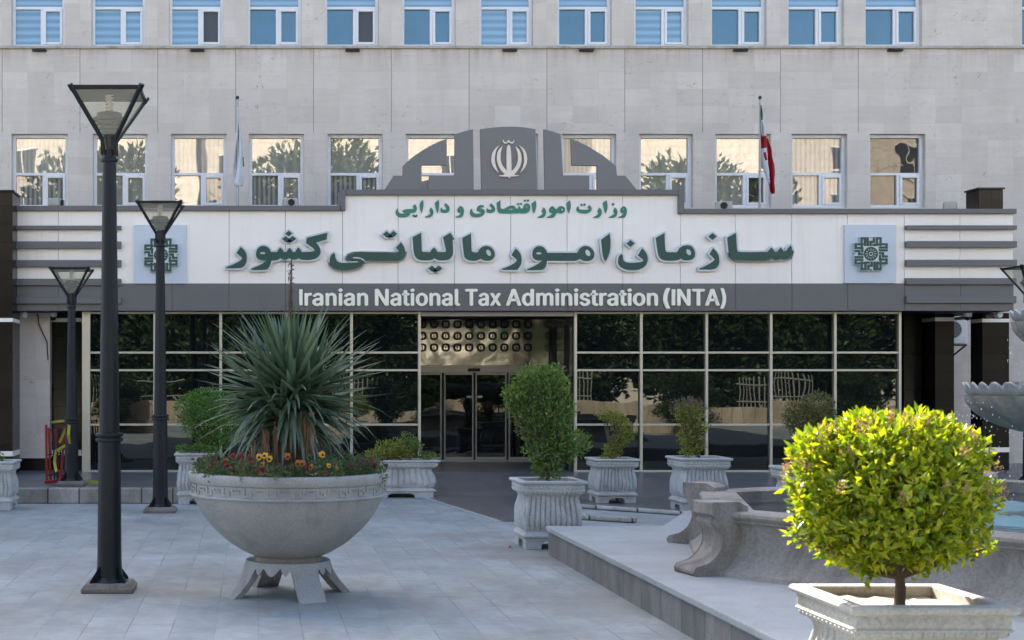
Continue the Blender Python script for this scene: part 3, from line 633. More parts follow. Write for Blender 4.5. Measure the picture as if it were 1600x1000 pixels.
small = [('word_ii', [S([(385, 150), (405, 175), (412, 205), (405, 240), (375, 262), (330, 262), (325, 280), (310, 300), (270, 315), (220, 318), (175, 308), (148, 280), (145, 250), (155, 215), (172, 206), (175, 235), (190, 262), (230, 272), (285, 270), (240, 257), (228, 240), (245, 222), (290, 212), (360, 212), (372, 205), (358, 180)], GX)]),
         ('letter_alef', [S([(485, 97), (495, 140), (492, 190), (480, 240), (470, 265), (455, 230), (442, 140)], GX)]),
         ('letter_re', [S([(585, 190), (608, 215), (620, 245), (612, 285), (585, 318), (510, 318), (512, 308), (555, 290), (582, 265), (565, 235)], GX)]),
         ('letter_alef', [S([(682, 97), (692, 140), (690, 190), (678, 240), (668, 265), (652, 230), (635, 135)], GX)]),
         ('letter_dal', [S([(768, 135), (800, 160), (822, 195), (820, 235), (795, 258), (750, 262), (712, 250), (706, 225), (712, 198), (722, 190), (728, 215), (750, 222), (780, 215), (775, 195), (755, 165)], GX)]),
         ('letter_vav', [S([(955, 172), (985, 185), (1000, 220), (998, 265), (985, 300), (965, 318), (895, 318), (895, 308), (940, 290), (965, 268), (930, 258), (918, 235), (922, 200)], GX), ell(GX + 955 / 8, 300 + 215 / 8, 1.3, 1.0)]),
         ('letter_ye', [S([(1220, 160), (1250, 172), (1248, 192), (1225, 190), (1208, 200), (1230, 212), (1258, 224), (1262, 255), (1245, 290), (1205, 312), (1150, 318), (1100, 310), (1075, 280), (1073, 240), (1090, 206), (1102, 215), (1105, 245), (1130, 268), (1180, 272), (1218, 262), (1195, 250), (1163, 235), (1158, 205), (1180, 170)], GX)]),
         ('letter_dal', [S([(1335, 142), (1370, 165), (1392, 200), (1390, 235), (1365, 258), (1320, 262), (1285, 250), (1280, 222), (1288, 198), (1298, 215), (1320, 222), (1350, 215), (1345, 195), (1320, 170)], GX)]),
         ('word_eqtesa', [S([(1455, 100), (1458, 205), (1490, 213), (1512, 205), (1540, 185), (1580, 168), (1630, 170), (1650, 205), (1670, 210), (1692, 170), (1712, 208), (1745, 205), (1742, 185), (1755, 150), (1790, 138), (1820, 155), (1832, 195), (1820, 240), (1785, 265), (1720, 268), (1700, 258), (1670, 268), (1620, 265), (1590, 268), (1520, 268), (1440, 265), (1420, 240), (1408, 135)], GX), ell(GX + 1585 / 8, 300 + 215 / 8, 3.4, 1.2, -8), ell(GX + 1785 / 8, 300 + 182 / 8, 1.7, 1.5)]),
         ('letter_alef', [S([(375, 105), (385, 150), (380, 200), (365, 250), (355, 268), (340, 230), (325, 145)], HX)]),
         ('letter_re', [S([(475, 192), (500, 215), (508, 250), (500, 290), (475, 322), (398, 322), (400, 312), (445, 292), (470, 268), (452, 238)], HX)]),
         ('word_mu', [S([(580, 175), (610, 190), (625, 215), (645, 210), (665, 182), (700, 172), (735, 190), (745, 225), (730, 258), (690, 268), (655, 258), (630, 268), (620, 300), (600, 322), (515, 322), (518, 312), (560, 292), (590, 268), (555, 258), (540, 235), (550, 195)], HX), ell(HX + 580 / 8, 300 + 218 / 8, 1.2, .9), ell(HX + 708 / 8, 300 + 220 / 8, 1.4, 1.8)]),
         ('letter_alef', [S([(805, 102), (818, 150), (815, 200), (800, 250), (793, 268), (778, 230), (757, 140)], HX)]),
         ('letter_te', [S([(1050, 160), (1075, 190), (1078, 225), (1055, 255), (1000, 270), (940, 265), (895, 245), (883, 215), (898, 180), (915, 185), (918, 215), (960, 222), (1020, 222), (1045, 215), (1025, 190)], HX)]),
         ('letter_re', [S([(1170, 195), (1195, 215), (1205, 250), (1195, 290), (1170, 322), (1092, 322), (1095, 312), (1140, 292), (1165, 268), (1148, 238)], HX)]),
         ('letter_alef', [S([(1262, 102), (1275, 150), (1275, 200), (1262, 250), (1250, 268), (1235, 230), (1217, 135)], HX)]),
         ('letter_ze', [S([(1365, 192), (1392, 215), (1402, 250), (1392, 290), (1365, 322), (1290, 322), (1292, 312), (1335, 292), (1362, 268), (1345, 238)], HX), [(HX + x / 8, 300 + y / 8) for x, y in dia(1345, 153, 21, 20)]]),
         ('letter_vav', [S([(1475, 175), (1505, 190), (1520, 225), (1515, 270), (1500, 305), (1480, 322), (1410, 322), (1412, 312), (1455, 292), (1480, 268), (1445, 258), (1435, 235), (1442, 200)], HX), ell(HX + 1475 / 8, 300 + 215 / 8, 1.2, .9)]),
         ('letter_dots', [[(GX + x / 8, 300 + y / 8) for x, y in dia(cx, cy, 18, 17)] for cx, cy in ((371, 295), (406, 295), (1677, 150), (1714, 148), (1762, 108), (1800, 106), (1520 + 950, 158), (1520 + 988, 158))])]
S2 = thing('persian_sign', 'small bright green Persian lettering at the top of the raised white fascia', 'sign', (fx(798), YC - .02, fz(327)))
for nm, polys in small: plate(nm, polys, YC - .024, .022, M['green_small'], S2)
# English line: the built-in font, thickened
S3 = thing('english_sign', 'cream English lettering on the grey band under the white fascia', 'sign', (fx(800), YC - .05, fz(466)))
import os
try: SANS = bpy.data.fonts.load(os.path.join(bpy.utils.system_resource('DATAFILES'), 'fonts', 'Inter.woff2'))   # ships with Blender
except Exception: SANS = None
BOLD = 0
_c = bpy.data.curves.new('t', 'FONT'); _c.body = 'I'; _c.size = 1; _c.font = SANS or _c.font; _t = bpy.data.objects.new('t', _c); COL.objects.link(_t); bpy.context.view_layer.update()
CAP = max(v[1] for v in _t.bound_box); bpy.data.objects.remove(_t); bpy.data.curves.remove(_c)
def text_poly(txt, px0, px1, pytop, pybot, y, depth, mat, parent, name, bold):
    cu = bpy.data.curves.new('t', 'FONT'); cu.body = txt; cu.size = 1; cu.font = SANS or cu.font; cu.offset = bold; cu.extrude = depth / 2; cu.space_character = 1.03
    t = bpy.data.objects.new('t', cu); COL.objects.link(t); bpy.context.view_layer.update()
    me = bpy.data.meshes.new_from_object(t.evaluated_get(bpy.context.evaluated_depsgraph_get()))
    bpy.data.objects.remove(t); bpy.data.curves.remove(cu)
    xs = [v.co.x for v in me.vertices]; x0, x1 = min(xs), max(xs)
    cap = CAP
    sx = (wx(px1, y) - wx(px0, y)) / (x1 - x0); sz = (wz(pytop, y) - wz(pybot, y)) / cap
    for v in me.vertices:
        v.co = (wx(px0, y) + (v.co.x - x0) * sx, y + depth / 2 - v.co.z, wz(pybot, y) + v.co.y * sz)
    # the sign's letters are bold: thicken the strokes sideways and a little up and down
    bm = bmesh.new(); w_ = .0115 * sx / .4 * .9
    for i, (ox, oz) in enumerate(((-1, 0), (1, 0), (0, .55), (0, -.55), (0, 0))):
        q = me.copy(); q.transform(Matrix.Translation((ox * w_, .0004 * i, oz * w_))); bm.from_mesh(q); bpy.data.meshes.remove(q)
    bm.to_mesh(me); bm.free()
    me.materials.clear(); me.materials.append(mat)
    for p in me.polygons: p.material_index = 0; p.use_smooth = False
    o = bpy.data.objects.new(name, me); COL.objects.link(o); me.name = name
    return rel(o, parent)
for wtxt, a, b in (('ranian', 477, 574), ('National', 587, 718), ('Tax', 728, 782), ('Administration', 792, 1027), ('(', 1038, 1046), ('NTA)', 1059.4, 1133.5)):
    text_poly(wtxt, a, b, 452, 477, YC - .062, .04, M['cream_letter'], S3, 'word', BOLD)
for a, b in ((467.5, 472.8), (1049.8, 1055.2)):      # the plain capital I of the sign's sans-serif
    rel(MB().box(wx(a, YC - .062), wx(b, YC - .062), YC - .062, YC - .022, wz(477, YC - .062), wz(452, YC - .062)).build('letter', M['cream_letter']), S3)
# square maze emblem with a rosette, twice
def maze(px, py, lab, x0, x1, y0, y1):
    T = thing('emblem_plaque', lab, 'plaque', (fx(px), YC - .03, fz(py)))
    rel(MB().box(fx(x0), fx(x1), YC - .07, YC - .004, fz(y1), fz(y0)).build('plaque_board', M['plaque'], bevel=.005), T)
    s_ = .1
    def R(pts, k):
        c, s = math.cos(k * PI / 2), math.sin(k * PI / 2)
        return [(px + (x * c - y * s) * s_, py - (x * s + y * c) * s_) for x, y in pts]
    cross = [(-170, -265), (-12, -265), (-12, -235), (12, -235), (12, -265), (170, -265), (170, -170), (265, -170), (265, -12), (235, -12), (235, 12), (265, 12), (265, 170), (170, 170), (170, 265), (12, 265), (12, 235), (-12, 235), (-12, 265), (-170, 265), (-170, 170), (-265, 170), (-265, 12), (-235, 12), (-235, -12), (-265, -12), (-265, -170), (-170, -170)]
    yb_ = YC - .07 - .09
    plate('emblem_base', [R(cross, 0)], yb_, .09, M['silver'], T)
    bars = [(-160, 125, -136, 255), (-136, 228, -84, 255), (-110, 125, -84, 228), (-68, 125, -40, 255), (-22, 125, 4, 200), (4, 172, 30, 200), (30, 172, 56, 255), (24, 125, 76, 152), (76, 125, 104, 255), (104, 228, 160, 255), (134, 125, 160, 228), (-160, 100, -136, 124)]
    g = MB(); mm = YC / F * s_
    for k in range(4):
        for (a, b, c, d) in bars:
            q = R([(a, b), (c, b), (c, d), (a, d)], k); xs = [p[0] for p in q]; ys = [p[1] for p in q]
            g.box(wx(min(xs) - .5, yb_), wx(max(xs) + .5, yb_), yb_ - .008 - .0003 * len(g.f) / 6 / 48, yb_ - .0005, wz(max(ys) + .5, yb_), wz(min(ys) - .5, yb_))
    rel(g.build('maze_pattern', M['green']), T)
    plate('rosette', [R(ell(0, 0, 110, 110, 0, 32), 0)] + [R(ell(70 * math.cos(i * PI / 6), 70 * math.sin(i * PI / 6), 20, 7, i * 30, 8), 0) for i in range(12)] + [R(ell(0, 0, 34, 34, 0, 16), 0), R(ell(0, 0, 20, 20, 0, 12), 0)], yb_ - .008, .0075, M['green'], T)
maze(1361, 396.5, 'pale square plaque with green maze emblem near the right end of the canopy', 1318, 1398, 352, 443)
maze(251.5, 398.5, 'pale square plaque with green maze emblem behind the middle lamp post', 210, 291.5, 352, 443.5)
# ------------------------------------------------------------------ glass front and entrance
gx = lambda p: wx(p, YG)
gz = lambda p: wz(p, YG)
def curtain(lab, xs, corner=None):
    T = thing('glass_wall', lab, 'glass wall', (gx((xs[0] + xs[-1]) / 2), YG, ZF))
    f = MB(); zr = [489, 551, 578.5, 663.5, 737]; z0, z1 = gz(738.5), gz(487)
    for i, p in enumerate(xs):
        w_ = .028 if not (corner and p == corner) else .085
        f.box(gx(p) - w_, gx(p) + w_, YG - .06, YG + .06, z0, z1)
    rel(f.build('frame', M['alu'], bevel=.006), T)
    for q in zr:
        r = MB()
        for i in range(len(xs) - 1):
            a = gx(xs[i]) + (.086 if corner == xs[i] else .029); c = gx(xs[i + 1]) - (.086 if corner == xs[i + 1] else .029)
            h = .034 if q == 737 else .022
            r.box(a, c, YG - .045, YG + .045, gz(q) - h, gz(q) + h)
        rel(r.build('rail', M['alu'], bevel=.005), T)
    for i in range(len(xs) - 1):
        for k_ in range(4):
            p = MB(); j = rnd.uniform(-.004, .004); j2 = rnd.uniform(-.004, .004)
            a, c = gx(xs[i]), gx(xs[i + 1])
            p.add([(a, YG + .02 + j, gz(zr[k_ + 1])), (c, YG + .02 - j, gz(zr[k_ + 1])), (c, YG + .02 - j + j2, gz(zr[k_])), (a, YG + .02 + j + j2, gz(zr[k_]))], [(0, 1, 2, 3)])
            rel(p.build('pane', M['dark_glass']), T)
    rel(MB().box(gx(xs[0]) - .02, gx(xs[-1]) + .02, YG - .05, YG + .1, ZF, z0).build('plinth', M['dark']), T)
    # side return of the glass box
    return T
TL = curtain('dark tinted glass wall of the entrance to the left of the sliding doors', [135, 242, 345, 447, 549, 655], 135)
TR = curtain('dark tinted glass wall of the entrance to the right of the sliding doors', [898.5, 1001, 1103, 1203.5, 1303.5, 1404.5])
for T, px, s in ((TL, 135, -1), (TR, 1404.5, 1)):
    x = gx(px) + s * .03
    q = MB(); q.add([(x, YG + .06, ZF), (x, YW - .01, ZF), (x, YW - .01, zb), (x, YG + .06, zb)], [(0, 1, 2, 3)]); rel(q.build('side_pane', M['dark_glass']), T)
# recessed sliding doors
dx = lambda p: wx(p, YD)
dz = lambda p: wz(p, YD)
D = thing('sliding_doors', 'dark glass automatic sliding doors recessed under the patterned steel header', 'door', (dx(741), YD, ZF))
xi0, xi1 = gx(655) + .036, gx(898.5) - .036
f = MB(); f.box(xi0, xi1, YD - .09, YD + .05, dz(582.5), dz(571)); f.box(xi0, xi1, YD - .03, YD + .05, ZF, ZF + .05)
rel(f.build('door_header', M['alu_grey'], bevel=.006), D)
for a, b in ((655, 690), (693.5, 739.5), (742.5, 791), (794.5, 834)):
    x0, x1 = max(dx(a), xi0), dx(b); f = MB(); z0, z1 = ZF + .052, dz(582.5)
    t = .032; yy = YD - (.02 if 693 < a < 750 else .0)
    f.box(x0, x0 + t, yy - .025, yy + .025, z0, z1); f.box(x1 - t, x1, yy - .025, yy + .025, z0, z1)
    f.box(x0 + t, x1 - t, yy - .025, yy + .025, z0, z0 + .06); f.box(x0 + t, x1 - t, yy - .025, yy + .025, z1 - .05, z1)
    o = rel(f.build('door_leaf', M['alu_grey'], bevel=.005), D)
    g = MB(); g.add([(x0 + t, yy, z0 + .06), (x1 - t, yy, z0 + .06), (x1 - t, yy, z1 - .05), (x0 + t, yy, z1 - .05)], [(0, 1, 2, 3)])
    go = g.build('pane', M['door_glass']); go.parent = o
    if 693 < a < 750:
        s = MB(); xx = x1 - .16 if a < 700 else x0 + .05
        s.box(xx, xx + .11, yy - .012, yy - .002, dz(621.5), dz(618.5)); so_ = s.build('sticker', M['white_paint']); so_.parent = o
s = MB(); s.box(dx(730), dx(749), YD - .16, YD - .091, dz(580), dz(575.5)); rel(s.build('sensor', M['dark'], bevel=.015), D)
# steel cladding of the recess: header, cheek walls, ceiling
P = thing('steel_header', 'wavy mirror steel header with rows of dark square ornaments above the doors', 'panel', (dx(745), YD, dz(570)))
ztop = zb - .01
g = MB(); nx, nzv = 24, 8
for i in range(nx + 1):
    for j in range(nzv + 1): g.v.append((xi0 + (xi1 - xi0) * i / nx, YD - .10 + .012 * noise.noise((i * .55, j * .8, 3)), dz(571) + (ztop - dz(571)) * j / nzv))
for i in range(nx):
    for j in range(nzv): a = i * (nzv + 1) + j; g.f.append((a, a + nzv + 1, a + nzv + 2, a + 1)); g.mi.append(0)
rel(g.build('steel_sheet', M['steel'], smooth=40), P)
g = MB(); pit = 18.25
for k_ in range(13):
    for r_ in (507, 525.2, 543.2):
        px = 659 + pit * k_
        if dx(px + 7) > xi1: continue
        for a, b, hh, vv in ((0, -4.9, 3.2, 1.5), (0, 4.9, 3.2, 1.5), (-4.9, 0, 1.5, 3.2), (4.9, 0, 1.5, 3.2), (-3.9, -3.9, 1.5, 1.5), (3.9, -3.9, 1.5, 1.5), (-3.9, 3.9, 1.5, 1.5), (3.9, 3.9, 1.5, 1.5), (0, 0, .5, 2.8)):
            u, v = px + a, r_ + b; k2 = .0004 * (a * 3 + b)
            if dx(u + hh) < xi1: g.box(dx(u - hh), dx(u + hh), YD - .13 + k2 * .3, YD - .118 + k2 * .3, dz(v + vv), dz(v - vv))
rel(g.build('ornament_grid', M['black_metal']), P)
Q = thing('steel_side_wall', 'polished steel side wall of the door recess with dark vertical slots', 'panel', (xi1, 31, ZF))
g = MB()
for i in range(13):
    for j in range(8): g.v.append((xi1 + .01 * noise.noise((i * .5, j * .7, 8)), YG + .08 + (YD - YG - .1) * i / 12, ZF + (ztop - ZF) * j / 7))
for i in range(12):
    for j in range(7): a = i * 8 + j; g.f.append((a, a + 8, a + 9, a + 1)); g.mi.append(0)
rel(g.build('steel_sheet', M['steel'], smooth=40), Q)
for y_, w_ in ((30.0, .25), (31.2, .3), (31.7, .12)):
    rel(MB().box(xi1 - .03, xi1 - .012, y_, y_ + w_, ZF, ztop - .25).build('dark_slot', M['dark']), Q)
g = MB(); g.add([(xi0, YG + .08, ZF), (xi0, YD, ZF), (xi0, YD, ztop), (xi0, YG + .08, ztop)], [(0, 1, 2, 3)])
tag(g.build('steel_side_wall', M['steel']), 'plain steel side wall of the door recess on the left of the doors', 'panel')
g = MB(); g.box(wx(110, YW), xi0 - .01, YW - .02, YW + .05, ZF, zs); g.box(xi1 + .06, wx(1430, YW), YW - .02, YW + .05, ZF, zs)
o = g.build('lobby_wall', M['dark']); tag(o, 'dark lobby wall behind the tinted glass', 'wall')
g = MB(); g.box(xi0, xi1, YG - .04, YG + .06, gz(494), gz(487.5)); rel(g.build('top_rail', M['alu_grey']), P)

# ------------------------------------------------------------------ granite piers and side walls under the canopy
def pier(lab, px0, px1, d, ztp, mat, depth=.55, bands=(), bandmat='white_panel', zlow=0.0, plinth=None):
    T = thing('pier', lab, 'pier', (wx((px0 + px1) / 2, d), d, zlow))
    rel(MB().box(wx(px0, d), wx(px1, d), d, d + depth, zlow, ztp).build('pier_body', mat, bevel=.008), T)
    for (p0, p1) in bands:
        rel(MB().box(wx(px0, d) - .004, wx(px1, d) + .004, d - .004, d + depth - .01, wz(p1, d), wz(p0, d)).build('band', M[bandmat]), T)
    if plinth:
        rel(MB().box(wx(px0, d) - .006, wx(px1, d) + .006, d - .006, d + depth, zlow, wz(plinth, d)).build('plinth', M['brown_granite']), T)
    return T
P1 = pier('tall black granite pier at the left edge beside the end of the canopy', -60, 19.5, 28.6, wz(300, 28.6), M['brown_granite'], .9, ((497, 503), (705, 713)))
rel(MB().box(wx(-62, 28.6), wx(22.5, 28.6), 28.55, 29.55, wz(300, 28.6), wz(297, 28.6)).build('cap', M['black_granite'], bevel=.01), P1)
pier('pale stone pier under the left end of the canopy on a brown plinth', 25, 78, 29.9, zb - .008, M['wall'], .5, plinth=716)
pier('black granite wall pier behind the short lamp post and the barriers', 78.5, 127, 30.2, zb - .008, M['black_granite'], .5, ((497, 503), (703, 712)))
pier('black granite pier beside the air conditioner under the canopy', 1461, 1491, 30.4, zb - .008, M['brown_granite'], .8, ((496, 502),))
pier('black granite wall pier between the glass wall and the narrow pier', 1412, 1440, 30.9, zb - .008, M['black_granite'], .6, ())
P6 = pier('black granite pier with white foot band behind the fountain bowls', 1535, 1577, 30.0, zb - .008, M['brown_granite'], .5, ((498, 503.5), (699, 706.5)))
P7 = pier('dark granite pier top rising above the right end of the canopy roof', 1529, 1567.5, 30.6, wz(296, 30.6), M['brown_granite'], .55, zlow=zb + .4)  # upper end of the granite pier, emerging above the canopy
rel(MB().box(wx(1527, 30.6), wx(1569.5, 30.6), 30.57, 31.18, wz(296, 30.6), wz(293, 30.6)).build('cap', M['black_granite'], bevel=.01), P7)
t = MB(); t.box(wx(1577, 32), wx(1760, 32), YW - .09, YW - .003, wz(599, YW), wz(596, YW)); tag(t.build('wall_ledge', M['ledge']), 'thin stained stone ledge on the wall right of the granite pier', 'ledge')
# air conditioner and bits under the canopy
A = thing('air_conditioner', 'white air conditioner outdoor unit on a bracket beside the granite pier', 'air conditioner', (wx(1497, 31.8), 31.8, wz(538, 31.8)))
a0, a1, b0, b1 = wx(1471, 31.8), wx(1512, 31.8), wz(537, 31.8), wz(489, 31.8)
rel(MB().box(a0, a1, 31.8, 32.2, b0, b1).build('casing', M['ac'], bevel=.02), A)
cx_, cz_ = wx(1489, 31.8), wz(515, 31.8)
g = MB(); g.tube([(cx_, 31.785, cz_), (cx_, 31.799, cz_)], .19, 24); rel(g.build('fan', M['dark']), A)
g = MB()
for i in range(5): g.lathe([(.03 + .035 * i, 0), (.036 + .035 * i, 0)], 24, cap=False)
g.v = [(cx_ + x, 31.78, cz_ + y) for x, y, z in g.v]; rel(g.build('fan_grille', M['ac']), A)
g = MB(); g.bar((a0, 31.85, b0 - .03), (a1, 31.85, b0 - .03), .04); g.bar((a1 - .06, 31.8, b0 - .05), (a1 - .06, YW - .01, b0 - .35), .03); g.bar((a0 + .06, 31.8, b0 - .05), (a0 + .06, YW - .01, b0 - .35), .03)
rel(g.build('bracket', M['black_metal']), A)
g = MB(); g.lathe([(.055, 0), (.055, .01)], 16); g.v = [(wx(1505, 31.79) + x, 31.79 - z, wz(495, 31.79) + y) for x, y, z in g.v]; rel(g.build('sticker', M['pink']), A)
for px, sx, lab in ((1512, 1, 'white dome camera under the right end of the canopy beside the air conditioner'), (83, -1, 'white dome camera under the left end of the canopy above the black granite')):
    T = thing('dome_camera', lab, 'camera', (wx(px, 30), 30, zb - .004))
    MB().lathe([(.085, -.004), (.085, -.07), (.075, -.09)], 20).build('camera_base', M['ac'], T, smooth=40)
    MB().lathe([(.07, -.09), (.06, -.13), (.035, -.155), (.005, -.165)], 20).build('camera_dome', M['dark'], T, smooth=60)
for p0, p1, lab in ((1562, 1484, 'brown drain pipe running back under the right end of the canopy'), (39, 76, 'grey drain pipe running back under the left end of the canopy')):
    y0, y1_ = 29.5, 32.3
    x = wx(p0, y0)
    o = MB().tube([(x, y0, zb - .07), (x, y1_, zb - .07)], .035, 10)
    T = thing('drain_pipe', lab, 'pipe', (x, y0, zb)); rel(o.build('pipe', M['beige_metal'], smooth=40), T)
    rel(MB().tube([(x, y0 - .02, zb - .07), (x, y0 + .12, zb - .07)], .06, 10).build('pipe_end', M['ac'], smooth=40), T)
g = MB(); x = wx(60, 30); g.tube([(x, 29.88, zb - .02), (x + .03, 29.87, zb - .25), (x + .12, 29.87, zb - .45), (x + .2, 29.87, zb - .62), (x + .22, 29.87, zb - 1.0)], .012, 6)
tag(g.build('cable', M['cable']), 'loose black cable hanging over the pale stone pier', 'cable')

# floodlights and small boxes on the canopy roof
zc1, zc3 = fz(322) , fz(327)
def flood(px, py, w_, lab, rz, z):
    d = 29.75; T = thing('floodlight', lab, 'floodlight', (wx(px, d), d, z), rz=rz)
    MB().box(-w_, w_, -.12, .12, .05, .22).build('lamp_body', M['beige_metal'], T, bevel=.02)
    g = MB(); g.lathe([(.001, 0), (.06, .0), (.072, .02), (.06, .025)], 18, cap=False); g.v = [(x, -.122 - z_ * .5, .13 + y) for x, y, z_ in g.v]; g.build('reflector', M['dark'], T)
    MB().box(-w_ * .9, w_ * .9, -.03, .03, 0, .05).build('bracket', M['black_metal'], T)
flood(454, 318, .16, 'small beige floodlight on the canopy roof under the fourth lower window', .1, zc1)
flood(1131, 320, .17, 'small beige floodlight on the canopy roof right of the raised fascia', -.3, zc3)
flood(1484, 320, .15, 'small beige floodlight on the canopy roof beside the dark granite block', 1.2, zc3)
flood(88, 318, .17, 'small beige floodlight on the canopy roof at the far left window', 1.3, zc1)

# flagpoles and flags
def flagpole(px, ptop, d, lab):
    T = thing('flagpole', lab, 'flagpole', (wx(px, d), d, zc1)); x = wx(px, d)
    g = MB(); g.tube([(x, d, zc1), (x, d, wz(ptop, d))], [.03, .022], 10); rel(g.build('pole', M['pole'], smooth=40), T)
    g = MB(); g.lathe([(.001, 0), (.035, .0), (.035, .05), (.02, .07), (.001, .075)], 10); o = g.build('finial', M['dark'], smooth=40); o.parent = T; o.location = (0, 0, wz(ptop, d) - zc1)
    rel(MB().box(x - .09, x + .09, d - .09, d + .09, zc1 - .2, zc1 + .06).build('foot', M['black_metal']), T)
flagpole(1187.5, 155, 30.6, 'slim grey flagpole carrying the green white and red flag')
flagpole(371, 155, 30.6, 'slim grey flagpole carrying the furled white flag behind the second lamp post')
def flag(name, rows, colf, mats, d, lab):
    T = MB(); n = 14; m = len(rows); R_ = []
    for i in range(m - 1):
        for q in range(4): t = q / 4; R_.append(tuple(rows[i][k_] * (1 - t) + rows[i + 1][k_] * t for k_ in range(3)))
    R_.append(rows[-1])
    for i, (y, a, b) in enumerate(R_):
        for j in range(n + 1):
            u = j / n; x = a + (b - a) * u + (math.sin(i * .9 + u * 4) * .25)
            T.v.append((wx(x, d), d - .03 - .07 * math.sin(u * 9 + i * .16) * min(1, (b - a) / 8), wz(y, d)))
    for i in range(len(R_) - 1):
        for j in range(n):
            a = i * (n + 1) + j; T.f.append((a, a + 1, a + n + 2, a + n + 1)); T.mi.append(colf(R_[i][0], j / n))
    o = T.build(name, mats, smooth=80); s = o.modifiers.new('cloth', 'SOLIDIFY'); s.thickness = .006
    return tag(o, lab, 'flag')
rows = [(165, 1187.6, 1188.6), (172, 1187.8, 1189.8), (188, 1188, 1191), (200, 1188, 1195), (211, 1188, 1198), (220, 1188.5, 1201), (232, 1189, 1204), (245, 1190, 1204.5), (258, 1192, 1207), (270, 1195, 1208.5), (280, 1198, 1208), (290, 1199.5, 1209), (299, 1201, 1210), (303, 1204, 1210)]
def fcol(y, u):
    if y < 188: return 0
    if y < 211 + u * 3: return 1
    if y > 231 and u < .42 - max(0, (y - 262) / 60): return 2 if (238 < y < 249 and .15 < u < .34) else 1
    return 2
flag('flag', rows, fcol, [M['f_green'], M['f_white'], M['f_red']], 30.6, 'drooping green white and red flag hanging against the windows')
rows2 = [(168, 371.3, 372.5), (200, 370.6, 375), (215, 369, 377.5), (235, 366.5, 380), (255, 364.5, 381.5), (275, 363, 382.5), (285, 362, 383), (291, 366, 382)]
flag('flag', rows2, lambda y, u: 0 if (240 < y < 256 and u > .8) else 1, [M['f_green'], M['f_white'], M['f_red']], 30.6, 'furled white flag with a green edge hanging between two windows')

